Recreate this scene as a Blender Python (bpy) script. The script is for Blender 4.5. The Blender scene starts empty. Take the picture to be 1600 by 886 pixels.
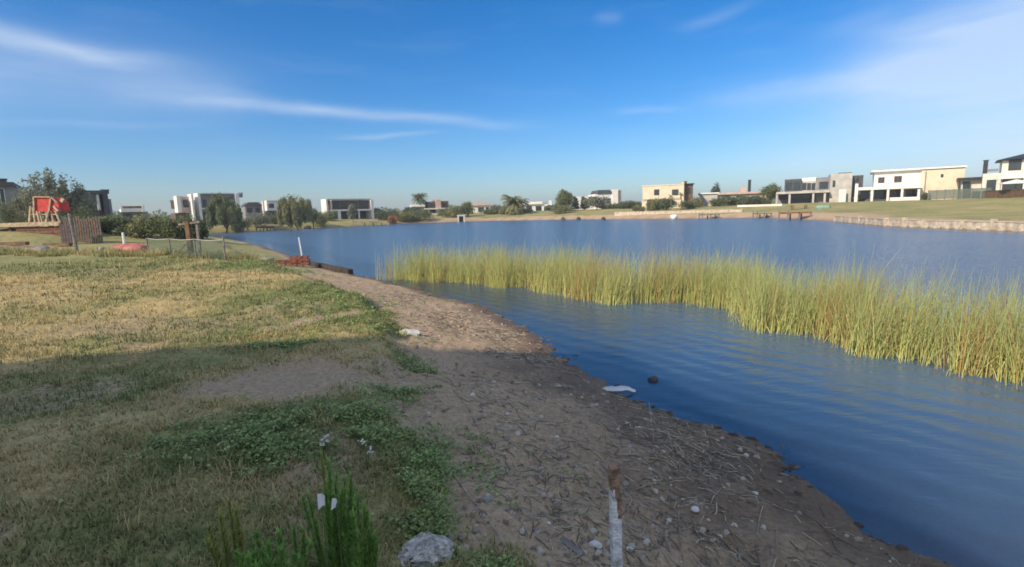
import bpy, math, random
import numpy as np
from mathutils import Vector, Matrix
rnd = random.Random(7)
RN = np.random.default_rng(7)
scene = bpy.context.scene
COL = scene.collection
R = math.radians

# ------------------------------------------------------------------ camera
FPX = 780.0                                   # focal length in pixels of the 1600 px wide frame
CAM = np.array([0.0, 0.0, 2.3])               # eye 2.3 m above the lake
PITCH = math.atan(113 / FPX)
ROLL = R(1.7)
FW = np.array([0, math.cos(PITCH), -math.sin(PITCH)])
U0 = np.array([0, math.sin(PITCH), math.cos(PITCH)])
X0 = np.array([1.0, 0, 0])
RC = math.cos(ROLL) * X0 - math.sin(ROLL) * U0
UC = math.sin(ROLL) * X0 + math.cos(ROLL) * U0
cd = bpy.data.cameras.new('camera')
cd.sensor_width = 36.0
cd.lens = 36.0 * FPX / 1600.0
cd.clip_start = 0.05
cd.clip_end = 6000
cam = bpy.data.objects.new('camera', cd)
COL.objects.link(cam)
M = Matrix.Identity(4)
for i in range(3):
    M[i][0] = RC[i]; M[i][1] = UC[i]; M[i][2] = -FW[i]; M[i][3] = CAM[i]
cam.matrix_world = M
scene.camera = cam

# ------------------------------------------------------------------ sun, sky, exposure
SUN_EL = R(33)
SUN_AZ = np.array([-0.75, -0.66]) / math.hypot(0.75, 0.66)     # where the sun stands, seen from above
sl = bpy.data.lights.new('sun', 'SUN')
sl.energy = 2.75
sl.angle = R(1.0)
sl.color = (1.0, 0.84, 0.63)
sun = bpy.data.objects.new('sun', sl)
COL.objects.link(sun)
sv = Vector((SUN_AZ[0] * math.cos(SUN_EL), SUN_AZ[1] * math.cos(SUN_EL), math.sin(SUN_EL)))
sun.rotation_euler = sv.to_track_quat('Z', 'Y').to_euler()
sun.location = (-30, -30, 40)

world = bpy.data.worlds.new('World')
scene.world = world
world.use_nodes = True


def sky_world():
    nt = world.node_tree
    N, L = nt.nodes, nt.links
    N.clear()
    out = N.new('ShaderNodeOutputWorld')
    bg = N.new('ShaderNodeBackground')
    bg.inputs['Strength'].default_value = 0.074
    sky = N.new('ShaderNodeTexSky')
    sky.sky_type = 'NISHITA'
    sky.sun_disc = False
    sky.sun_elevation = SUN_EL
    sky.sun_rotation = math.atan2(SUN_AZ[0], SUN_AZ[1])
    sky.altitude = 0
    sky.air_density = 1.0
    sky.dust_density = 1.0
    sky.ozone_density = 2.4
    L.new(bg.outputs[0], out.inputs[0])

    def math_(op, a, b=None, clamp=False):
        n = N.new('ShaderNodeMath'); n.operation = op; n.use_clamp = clamp
        for k, v in enumerate((a, b)):
            if v is None: continue
            if isinstance(v, (int, float)): n.inputs[k].default_value = v
            else: L.new(v, n.inputs[k])
        return n.outputs[0]
    tc = N.new('ShaderNodeTexCoord')
    sep = N.new('ShaderNodeSeparateXYZ'); L.new(tc.outputs['Generated'], sep.inputs[0])
    az = math_('ARCTAN2', sep.outputs[0], sep.outputs[1])
    el = math_('ARCSINE', sep.outputs[2])
    comb = N.new('ShaderNodeCombineXYZ'); L.new(az, comb.inputs[0]); L.new(el, comb.inputs[1])
    # slow warp so that no wisp is a straight bar
    nz = N.new('ShaderNodeTexNoise'); nz.inputs['Scale'].default_value = 5.0; nz.inputs['Detail'].default_value = 4
    L.new(comb.outputs[0], nz.inputs['Vector'])
    sub = N.new('ShaderNodeVectorMath'); sub.operation = 'SUBTRACT'; L.new(nz.outputs['Color'], sub.inputs[0]); sub.inputs[1].default_value = (.5, .5, .5)
    scl = N.new('ShaderNodeVectorMath'); scl.operation = 'MULTIPLY'; L.new(sub.outputs[0], scl.inputs[0]); scl.inputs[1].default_value = (.10, .035, 0)
    warp = N.new('ShaderNodeVectorMath'); warp.operation = 'ADD'; L.new(comb.outputs[0], warp.inputs[0]); L.new(scl.outputs[0], warp.inputs[1])

    def azel(px, py):
        d = FW + RC * (px - 800) / FPX + UC * (443 - py) / FPX
        d = d / np.linalg.norm(d)
        return math.atan2(d[0], d[1]), math.asin(d[2])
    total = None
    # cirrus wisps: two ends (given as sight lines), half thickness, strength
    wisps = [((-260, 0), (265, 96), .017, .66), ((-700, 40), (380, 130), .06, .42), ((215, 148), (560, 176), .011, .5), ((440, 163), (830, 198), .011, .48),
             ((540, 214), (690, 208), .005, .35), ((150, 110), (380, 170), .035, .22), ((-100, 192), (300, 190), .006, .15),
             ((1320, 105), (1750, -10), .05, .85), ((1080, 160), (1420, 118), .022, .30), ((1330, 150), (1800, 70), .035, .7),
             ((960, 176), (1060, 172), .007, .24), ((1060, 45), (1200, 0), .012, .22), ((1260, 60), (1400, 15), .018, .2),
             ((1180, 190), (2300, 190), .095, .6), ((920, 30), (960, 30), .012, .16), ((1100, 245), (1800, 250), .07, .26)]
    for (p0, p1, w, s) in wisps:
        a0, e0 = azel(*p0); a1, e1 = azel(*p1)
        mx, my = (a0 + a1) / 2, (e0 + e1) / 2
        ln = math.hypot(a1 - a0, e1 - e0) / 2
        ang = math.atan2(e1 - e0, a1 - a0)
        mp = N.new('ShaderNodeMapping'); mp.vector_type = 'TEXTURE'
        mp.inputs['Location'].default_value = (mx, my, 0)
        mp.inputs['Rotation'].default_value = (0, 0, ang)
        mp.inputs['Scale'].default_value = (ln, w, 1)
        L.new(warp.outputs[0], mp.inputs[0])
        s2 = N.new('ShaderNodeSeparateXYZ'); L.new(mp.outputs[0], s2.inputs[0])
        x4 = math_('POWER', math_('ABSOLUTE', s2.outputs[0]), 3.0)
        y2 = math_('POWER', math_('ABSOLUTE', s2.outputs[1]), 2.0)
        g = math_('EXPONENT', math_('MULTIPLY', math_('ADD', x4, y2), -1.3))
        g = math_('MULTIPLY', g, s)
        total = g if total is None else math_('ADD', total, g)
    # fibrous break-up, and a faint veil over the whole sky
    mp = N.new('ShaderNodeMapping'); mp.inputs['Scale'].default_value = (4.0, 26.0, 1); mp.inputs['Rotation'].default_value = (0, 0, R(-7))
    L.new(warp.outputs[0], mp.inputs[0])
    fb = N.new('ShaderNodeTexNoise'); fb.inputs['Scale'].default_value = 1.0; fb.inputs['Detail'].default_value = 6; fb.inputs['Roughness'].default_value = .55
    L.new(mp.outputs[0], fb.inputs['Vector'])
    fib = math_('ADD', math_('MULTIPLY', fb.outputs['Fac'], 1.5), .25)
    total = math_('MULTIPLY', total, fib)
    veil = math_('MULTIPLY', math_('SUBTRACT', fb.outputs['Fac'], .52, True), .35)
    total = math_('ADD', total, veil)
    # added cirrus veil, mostly out of view, brightens the shade; clear gap ahead

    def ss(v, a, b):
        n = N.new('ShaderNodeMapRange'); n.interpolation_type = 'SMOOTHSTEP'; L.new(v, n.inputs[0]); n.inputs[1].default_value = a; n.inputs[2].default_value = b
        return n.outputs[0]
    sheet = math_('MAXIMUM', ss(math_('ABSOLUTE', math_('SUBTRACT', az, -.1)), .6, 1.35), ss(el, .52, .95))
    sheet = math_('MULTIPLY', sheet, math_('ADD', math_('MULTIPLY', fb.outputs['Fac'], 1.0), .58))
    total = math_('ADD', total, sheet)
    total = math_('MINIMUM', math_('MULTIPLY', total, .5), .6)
    hs = N.new('ShaderNodeHueSaturation')
    hs.inputs['Saturation'].default_value = SKY_SAT; hs.inputs['Value'].default_value = 1.0
    tn = N.new('ShaderNodeMixRGB'); tn.blend_type = 'MULTIPLY'; tn.inputs[0].default_value = 1.0
    tn.inputs['Color2'].default_value = SKY_TINT          # the camera's cool white balance
    L.new(sky.outputs[0], tn.inputs['Color1']); L.new(tn.outputs[0], hs.inputs['Color'])
    mix = N.new('ShaderNodeMixRGB'); mix.inputs['Color2'].default_value = CLOUD_RGB
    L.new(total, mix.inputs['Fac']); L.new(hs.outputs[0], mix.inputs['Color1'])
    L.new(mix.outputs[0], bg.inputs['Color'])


SKY_SAT = 1.28
SKY_TINT = (.78, .91, 1.10, 1)
CLOUD_RGB = (5.6, 6.3, 7.2, 1)
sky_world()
scene.view_settings.view_transform = 'Standard'
scene.view_settings.look = 'None'
scene.view_settings.gamma = 1.0
scene.view_settings.use_curve_mapping = False
scene.view_settings.exposure = 0.95
scene.cycles.max_bounces = 6
scene.cycles.diffuse_bounces = 4
scene.cycles.glossy_bounces = 3
scene.cycles.transparent_max_bounces = 12
scene.cycles.use_denoising = True
scene.cycles.filter_width = 1.7


# ------------------------------------------------------------------ sight lines to world points
def ray(px, py):
    return FW + RC * (px - 800) / FPX + UC * (443 - py) / FPX


def P(px, py, z=0.0):
    d = ray(px, py); t = (z - CAM[2]) / d[2]
    return CAM + d * t


def PD(px, py, Y):
    d = ray(px, py)
    return CAM + d * (Y / d[1])


# ------------------------------------------------------------------ noise
def _hash(ix, iy, s):
    h = (ix.astype(np.int64) * 374761393 + iy.astype(np.int64) * 668265263 + s * 1442695041) & 0x7fffffff
    h = ((h ^ (h >> 13)) * 1274126177) & 0x7fffffff
    return ((h ^ (h >> 16)) & 0xffff) / 65535.0


def vnoise(x, y, s=0):
    ix = np.floor(x); iy = np.floor(y); fx = x - ix; fy = y - iy
    fx = fx * fx * (3 - 2 * fx); fy = fy * fy * (3 - 2 * fy)
    a = _hash(ix, iy, s); b = _hash(ix + 1, iy, s); c = _hash(ix, iy + 1, s); d = _hash(ix + 1, iy + 1, s)
    return (a * (1 - fx) + b * fx) * (1 - fy) + (c * (1 - fx) + d * fx) * fy


def fbm(x, y, o=4, s=0):
    v = 0; a = .5; t = 0
    for k in range(o):
        v = v + a * vnoise(x * 2 ** k, y * 2 ** k, s + k * 17); t += a; a *= .5
    return v / t


def sstep(a, b, x):
    t = np.clip((x - a) / (b - a), 0, 1)
    return t * t * (3 - 2 * t)


# ------------------------------------------------------------------ materials
def new_mat(name):
    m = bpy.data.materials.new(name); m.use_nodes = True
    nt = m.node_tree
    return m, nt, nt.nodes, nt.links, nt.nodes['Principled BSDF']


MATS = {}


def mat(name, col, rough=.8, var=.12, scale=3.0, bump=.15, metal=0.0, spec=.3, bscale=None):
    """plain procedural surface: colour with mottling and a little relief"""
    if name in MATS: return MATS[name]
    m, nt, N, L, b = new_mat(name)
    tc = N.new('ShaderNodeTexCoord')
    n1 = N.new('ShaderNodeTexNoise'); n1.inputs['Scale'].default_value = scale; n1.inputs['Detail'].default_value = 5
    L.new(tc.outputs['Object'], n1.inputs['Vector'])
    r = N.new('ShaderNodeValToRGB')
    lo = [max(0, c * (1 - 2.2 * var)) for c in col]; hi = [min(1, c * (1 + 1.4 * var)) for c in col]
    r.color_ramp.elements[0].position = .28; r.color_ramp.elements[0].color = (*lo, 1)
    r.color_ramp.elements[1].position = .72; r.color_ramp.elements[1].color = (*hi, 1)
    L.new(n1.outputs['Fac'], r.inputs[0]); L.new(r.outputs[0], b.inputs['Base Color'])
    b.inputs['Roughness'].default_value = rough; b.inputs['Metallic'].default_value = metal
    b.inputs['Specular IOR Level'].default_value = spec
    if bump:
        n2 = N.new('ShaderNodeTexNoise'); n2.inputs['Scale'].default_value = bscale or scale * 8; n2.inputs['Detail'].default_value = 4
        L.new(tc.outputs['Object'], n2.inputs['Vector'])
        bp = N.new('ShaderNodeBump'); bp.inputs['Strength'].default_value = bump; bp.inputs['Distance'].default_value = .03
        L.new(n2.outputs['Fac'], bp.inputs['Height']); L.new(bp.outputs[0], b.inputs['Normal'])
    MATS[name] = m
    return m


def leaf_mat(name, rough=.55, trans=.3):
    """leaf, blade or stem whose own colour comes with the mesh"""
    m, nt, N, L, b = new_mat(name)
    a = N.new('ShaderNodeAttribute'); a.attribute_name = 'tint'
    L.new(a.outputs['Color'], b.inputs['Base Color'])
    b.inputs['Roughness'].default_value = rough; b.inputs['Specular IOR Level'].default_value = .25
    t = N.new('ShaderNodeBsdfTranslucent'); L.new(a.outputs['Color'], t.inputs['Color'])
    mx = N.new('ShaderNodeMixShader'); mx.inputs[0].default_value = trans
    L.new(b.outputs[0], mx.inputs[1]); L.new(t.outputs[0], mx.inputs[2])
    L.new(mx.outputs[0], N['Material Output'].inputs[0])
    MATS[name] = m
    return m


leaf_mat('leaf', .6, .38)
leaf_mat('reed_stem', .5, .2)
leaf_mat('grass_blade', .7, .25)
glass = mat('window_glass', (.035, .05, .06), .08, .1, .6, 0, 0, .5)
mat('white_paint', (.74, .72, .68), .85, .05, 1.2, .05)
mat('offwhite_render', (.66, .62, .55), .9, .06, 1.0, .08)
mat('cream_render', (.68, .585, .44), .9, .07, .8, .08)
mat('pale_concrete', (.46, .44, .41), .9, .10, 1.0, .12)
mat('grey_render', (.24, .24, .25), .9, .10, 1.0, .1)
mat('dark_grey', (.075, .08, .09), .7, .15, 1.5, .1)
mat('charcoal_metal', (.03, .032, .036), .5, .15, 2, .05)
mat('brown_cladding', (.16, .10, .065), .8, .2, 2.5, .15)
mat('pink_render', (.52, .38, .32), .9, .08, 1.0, .08)
mat('red_brick', (.22, .09, .065), .9, .22, 6, .25)
mat('brown_wood', (.17, .10, .06), .8, .25, 5, .3)
mat('pale_wood', (.42, .33, .22), .8, .2, 5, .25)
mat('orange_wood', (.42, .21, .10), .8, .18, 4, .2)
mat('grey_wood', (.23, .20, .175), .85, .25, 9, .4)
mat('red_canvas', (.50, .055, .045), .75, .15, 2.5, .1)
mat('bark', (.13, .095, .065), .9, .3, 7, .5)
mat('palm_bark', (.17, .13, .09), .95, .3, 9, .5)
mat('pale_stone', (.34, .32, .29), .95, .18, 9, .6)
mat('dark_stone', (.07, .062, .055), .8, .3, 6, .5)
mat('white_stone', (.62, .59, .54), .9, .1, 20, .3)
mat('tan_panel', (.50, .43, .34), .95, .22, 2.6, .9, bscale=7)
mat('tan_post', (.50, .42, .31), .9, .14, 3, .2)
mat('green_tarp', (.22, .36, .28), .7, .15, 2, .1)
mat('dark_soil', (.06, .05, .04), .95, .25, 4, .5)
mat('pool_white', (.78, .77, .74), .7, .04, 1, 0)


# ------------------------------------------------------------------ mesh builders
def children_tag(o, label=None, cat=None, group=None, kind=None):
    if label: o['label'] = label
    if cat: o['category'] = cat
    if group: o['group'] = group
    if kind: o['kind'] = kind
    return o


tag = children_tag


def empty(name, loc, rz=0.0, label=None, cat=None, group=None):
    o = bpy.data.objects.new(name, None); COL.objects.link(o)
    o.empty_display_size = .2
    o.location = loc; o.rotation_euler = (0, 0, rz)
    return tag(o, label, cat, group)


def link(name, me, m, parent=None):
    o = bpy.data.objects.new(name, me); COL.objects.link(o)
    if m is not None: me.materials.append(MATS[m] if isinstance(m, str) else m)
    if parent is not None: o.parent = parent
    return o


def mesh_np(name, V, Fq, m, parent=None, tint=None, smooth=False, extra=None):
    """V (n,3) array, Fq (k,3 or 4) index array or a list of such arrays"""
    me = bpy.data.meshes.new(name)
    Fl = Fq if isinstance(Fq, list) else [Fq]
    V = np.ascontiguousarray(V, dtype=np.float32)
    loops = np.concatenate([f.ravel() for f in Fl]).astype(np.int32)
    sizes = np.concatenate([np.full(len(f), f.shape[1], np.int32) for f in Fl])
    starts = np.concatenate([[0], np.cumsum(sizes)[:-1]]).astype(np.int32)
    me.vertices.add(len(V)); me.vertices.foreach_set('co', V.ravel())
    me.loops.add(len(loops)); me.loops.foreach_set('vertex_index', loops)
    me.polygons.add(len(sizes)); me.polygons.foreach_set('loop_start', starts); me.polygons.foreach_set('loop_total', sizes)
    if smooth: me.polygons.foreach_set('use_smooth', np.ones(len(sizes), bool))
    me.update(calc_edges=True)
    if tint is not None:
        a = me.color_attributes.new('tint', 'FLOAT_COLOR', 'POINT')
        c = np.ones((len(V), 4), np.float32); c[:, :3] = tint
        a.data.foreach_set('color', c.ravel())
    for nm, arr in (extra or {}).items():
        a = me.color_attributes.new(nm, 'FLOAT_COLOR', 'POINT')
        c = np.ones((len(V), 4), np.float32); c[:, :3] = arr
        a.data.foreach_set('color', c.ravel())
    return link(name, me, m, parent)


class MB:
    """collects boxes, bars and tubes for ONE mesh object"""
    def __init__(s): s.v = []; s.f = []

    def box(s, x0, x1, y0, y1, z0, z1):
        b = len(s.v)
        s.v += [(x0, y0, z0), (x1, y0, z0), (x1, y1, z0), (x0, y1, z0), (x0, y0, z1), (x1, y0, z1), (x1, y1, z1), (x0, y1, z1)]
        s.f += [tuple(b + i for i in q) for q in ((0, 3, 2, 1), (4, 5, 6, 7), (0, 1, 5, 4), (1, 2, 6, 5), (2, 3, 7, 6), (3, 0, 4, 7))]
        return s

    def prism(s, pts, y0, y1):
        """outline pts (x,z) swept from y0 to y1"""
        b = len(s.v); n = len(pts)
        s.v += [(x, y0, z) for x, z in pts] + [(x, y1, z) for x, z in pts]
        s.f.append(tuple(b + i for i in range(n))); s.f.append(tuple(b + n + i for i in reversed(range(n))))
        for i in range(n):
            j = (i + 1) % n
            s.f.append((b + i, b + n + i, b + n + j, b + j))
        return s

    def tube(s, pts, rad, n=6, cap=True):
        pts = [Vector(p) for p in pts]
        b = len(s.v)
        if isinstance(rad, (int, float)): rad = [rad] * len(pts)
        for i, p in enumerate(pts):
            d = (pts[min(i + 1, len(pts) - 1)] - pts[max(i - 1, 0)]).normalized()
            up = Vector((0, 0, 1)) if abs(d.z) < .9 else Vector((1, 0, 0))
            a = d.cross(up).normalized(); c = d.cross(a).normalized()
            for k in range(n):
                t = 2 * math.pi * k / n
                s.v.append(tuple(p + (a * math.cos(t) + c * math.sin(t)) * rad[i]))
        for i in range(len(pts) - 1):
            for k in range(n):
                k2 = (k + 1) % n
                s.f.append((b + i * n + k, b + i * n + k2, b + (i + 1) * n + k2, b + (i + 1) * n + k))
        if cap:
            s.f.append(tuple(b + k for k in reversed(range(n))))
            e = b + (len(pts) - 1) * n
            s.f.append(tuple(e + k for k in range(n)))
        return s

    def bar(s, p, q, w, h=None):
        """square bar from p to q"""
        h = h or w
        p = Vector(p); q = Vector(q); d = (q - p).normalized()
        up = Vector((0, 0, 1)) if abs(d.z) < .95 else Vector((1, 0, 0))
        a = d.cross(up).normalized() * w / 2; c = d.cross(a).normalized() * h / 2
        b = len(s.v)
        for e in (p, q):
            for (i, j) in ((-1, -1), (1, -1), (1, 1), (-1, 1)): s.v.append(tuple(e + a * i + c * j))
        s.f += [tuple(b + i for i in qd) for qd in ((0, 3, 2, 1), (4, 5, 6, 7), (0, 1, 5, 4), (1, 2, 6, 5), (2, 3, 7, 6), (3, 0, 4, 7))]
        return s

    def build(s, name, m, parent=None, smooth=False, bevel=0.0):
        me = bpy.data.meshes.new(name); me.from_pydata(s.v, [], s.f)
        if smooth:
            me.polygons.foreach_set('use_smooth', np.ones(len(me.polygons), bool))
        me.update()
        o = link(name, me, m, parent)
        if bevel:
            b = o.modifiers.new('bevel', 'BEVEL'); b.width = bevel; b.segments = 1
        return o


def stone_mesh(rx, ry, rz, seed, sub=2, rough=.25, flat=.35):
    """faceted lump"""
    import bmesh
    bm = bmesh.new(); bmesh.ops.create_icosphere(bm, subdivisions=sub, radius=1)
    rr = random.Random(seed)
    planes = [(Vector((rr.gauss(0, 1), rr.gauss(0, 1), rr.gauss(0, 1))).normalized(), rr.uniform(1 - flat, .95)) for _ in range(9)]
    for v in bm.verts:
        c = v.co
        for n, dd in planes:
            k = c.dot(n)
            if k > dd: c = c - n * (k - dd)
        c = c * (1 + rough * (rr.random() - .5) * .5)
        v.co = Vector((c.x * rx, c.y * ry, c.z * rz))
    me = bpy.data.meshes.new('stone'); bm.to_mesh(me); bm.free()
    return me

# ------------------------------------------------------------------ lake outline and terrain
SHORE_NEAR = [(1600, 960), (1450, 880), (1350, 830), (1250, 760), (1150, 690), (1050, 640), (1000, 620), (930, 590), (850, 535), (760, 480),
              (680, 460), (600, 440), (545, 427), (480, 413), (440, 394), (410, 386), (380, 378), (340, 371)]
SHORE_FAR = [(400, 361), (480, 357), (560, 353), (640, 349), (760, 345), (880, 343), (1000, 342), (1100, 341), (1200, 340), (1300, 345), (1380, 353), (1500, 358), (1600, 362)]
LAKE = [(14, -40), (8, -14), (5.2, -5), (3.5, .5)] + [tuple(P(*a)[:2]) for a in SHORE_NEAR] + [(-47, 74), (-52, 84)] + [tuple(P(*a)[:2]) for a in SHORE_FAR] + \
       [(33.6, 22), (36, 5), (42, -40)]
LAKE = np.array(LAKE)


def lake_dist(x, y):
    """distance to the shoreline, positive on land"""
    best = np.full(x.shape, 1e9); ins = np.zeros(x.shape, bool)
    n = len(LAKE)
    for i in range(n):
        ax, ay = LAKE[i]; bx, by = LAKE[(i + 1) % n]
        dx, dy = bx - ax, by - ay
        t = np.clip(((x - ax) * dx + (y - ay) * dy) / (dx * dx + dy * dy), 0, 1)
        best = np.minimum(best, (x - ax - t * dx) ** 2 + (y - ay - t * dy) ** 2)
        c = ((ay > y) != (by > y))
        with np.errstate(divide='ignore', invalid='ignore'):
            xi = ax + (y - ay) / (by - ay if by != ay else 1e-9) * dx
        ins ^= c & (x < xi)
    d = np.sqrt(best)
    return np.where(ins, -d, d)


def land_d(x, y):
    d = lake_dist(x, y)
    near = 1 - sstep(18, 45, np.hypot(x, y))
    d = d + near * ((fbm(x * .9, y * .9, 3, 5) - .5) * .55 + (fbm(x * 4, y * 4, 2, 9) - .5) * .16)
    return d + (1 - near) * (1 - sstep(22, 30, x) * (1 - sstep(52, 64, y))) * (fbm(x * .25, y * .25, 3, 6) - .5) * 1.0


def bank_at(x, y):
    return 2.35 + .55 * (1 - sstep(2.5, 6.5, y)) + .45 * sstep(8, 11, y) + (fbm(x * .7 + 9, y * .7, 3, 21) - .5) * .9


def ground(x, y, d=None, detail=True):
    x = np.asarray(x, float); y = np.asarray(y, float)
    if d is None: d = land_d(x, y)
    far = np.where(x > 14, 1.0, sstep(60, 82, y))
    db = bank_at(x, y)
    zn = np.where(d < 0, .17 * d, .175 * np.minimum(d, db))
    zn = zn + .22 * sstep(0, .5, d - db) + .022 * np.clip(d - db, 0, 14)
    zn = zn + 1.25 * np.exp(-(((x + 35) / 6.5) ** 2 + ((y - 37) / 7.5) ** 2))
    wall = sstep(20, 31, x) * (1 - sstep(50, 62, y))                      # right-hand shore stands behind a retaining wall
    zf = np.where(d < 0, .25 * d, (.85 * sstep(0, 2.6, d)) * (1 - wall) + wall * .60 * sstep(.45, .7, d) + (1.3 + .15 * wall) * sstep(1.5, 26 + 14 * wall, d))
    z = zn * (1 - far) + zf * far
    z = np.maximum(z, -1.6)
    if detail:
        near = 1 - sstep(14, 40, np.hypot(x, y))
        grassy = sstep(0, .5, d - db)
        z = z + near * (fbm(x * .8, y * .8, 4, 31) - .5) * (.05 + .10 * grassy)
        z = z + near * (fbm(x * 5, y * 5, 3, 41) - .5) * np.where(d > -.4, .075 - .02 * grassy, .01)
        z = z + near * (fbm(x * 17, y * 17, 2, 43) - .5) * .032 * sstep(.1, .8, d)
        z = z + (1 - near) * (fbm(x * .15, y * .15, 3, 51) - .5) * .25 * sstep(4, 12, d)
    return z


def gz(x, y):
    return float(ground(np.array([x]), np.array([y]))[0])


def G(px, py):
    """where the sight line meets the ground"""
    z = .6
    for _ in range(12):
        p = P(px, py, z); z = .5 * z + .5 * max(0.0, gz(p[0], p[1]))
    p = P(px, py, z); p[2] = gz(p[0], p[1])
    return p


# polar sheet, fine near the eye and wide enough for the horizon
an = np.concatenate([np.linspace(R(-62), R(62), 430), np.linspace(R(62), R(298), 70)[1:-1]])
rr_ = [.35]
while rr_[-1] < 850: rr_.append(rr_[-1] * 1.0165 + .004)
rad = np.array(rr_)
AA, RR = np.meshgrid(an, rad)
GX, GY = RR * np.sin(AA), RR * np.cos(AA)
gd = land_d(GX, GY)
GZ = ground(GX, GY, gd)
na, nr = len(an), len(rad)
idx = np.arange(na * nr).reshape(nr, na)
q = np.stack([idx[:-1, :], np.roll(idx, -1, 1)[:-1, :], np.roll(idx, -1, 1)[1:, :], idx[1:, :]], -1).reshape(-1, 4)
gx, gy, gzv, gdv = GX.ravel(), GY.ravel(), GZ.ravel(), gd.ravel()
far_m = np.where(gx > 14, 1.0, sstep(40, 62, gy))


def ell(x, y, cx, cy, a, b, th, soft=.5):
    c, s = math.cos(th), math.sin(th)
    u = ((x - cx) * c + (y - cy) * s) / a; v = (-(x - cx) * s + (y - cy) * c) / b
    return 1 - sstep(1 - soft, 1 + soft, np.hypot(u, v))


def cover(x, y, d):
    """what grows where: green, bare soil, wet"""
    n = fbm(x * 1.7, y * 1.7, 4, 61); n2 = fbm(x * .45, y * .45, 3, 71)
    far = np.where(x > 14, 1.0, sstep(40, 62, y))
    db = bank_at(x, y)
    soil = 1 - sstep(-.15, .45, d - db + (n - .5) * 1.1)
    soil = np.maximum(soil, .95 * ell(x, y, -2.05, 4.9, 1.3, .85, R(35), .7) * sstep(.22, .5, n + .1))
    soil = np.maximum(soil, .55 * ell(x, y, -5.4, 7.6, 2.6, .9, R(12), .8))
    soil = np.maximum(soil, .6 * ell(x, y, -1.25, 3.0, .45, .5, 0, .6))
    soil = np.maximum(soil, .8 * ell(x, y, -3.2, 8.0, 1.1, .35, R(60), .8))
    soil = np.maximum(soil, .5 * sstep(.56, .68, n2) * (1 - far))
    soil = np.maximum(soil, .55 * sstep(.58, .74, fbm(x * 1.1 + 30, y * 1.1, 4, 66)) * sstep(.35, .6, n) * (1 - far))
    soilf = (1 - sstep(1.6, 4.5, d + (n2 - .5) * 4)) * np.where(x < -30, .25, 1.0)
    soil = soil * (1 - far) + soilf * far
    green = .43 + 1.3 * (n2 - .45)
    green = green + .75 * ell(x, y, -3.4, 9.6, 1.6, 2.4, R(18), .7) + .5 * ell(x, y, -8, 17.5, 4, 2.2, R(20), .6)
    green = green + .7 * ell(x, y, -1.45, 3.5, .95, .6, R(10), .5) + .8 * ell(x, y, -1.25, 5.6, .3, 1.0, R(5), .5)
    lawn = sstep(19, 23, np.hypot(x + 2, y)) * (1 - far)
    soil = soil * (1 - .75 * lawn * sstep(.3, 1.0, d))
    green = green * (1 - lawn) + lawn * (.62 + .3 * (n2 - .5))
    green = green * (1 - far) + far * (.58 + .4 * (n2 - .5))
    wl = 2.1 - 1.35 * sstep(6.6, 8.5, y)
    wet = (1 - sstep(.1, wl, d + (n - .5) * .8 * wl)) * (1 - .5 * far)
    return np.clip(np.stack([green, soil, wet], -1), 0, 1)


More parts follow.
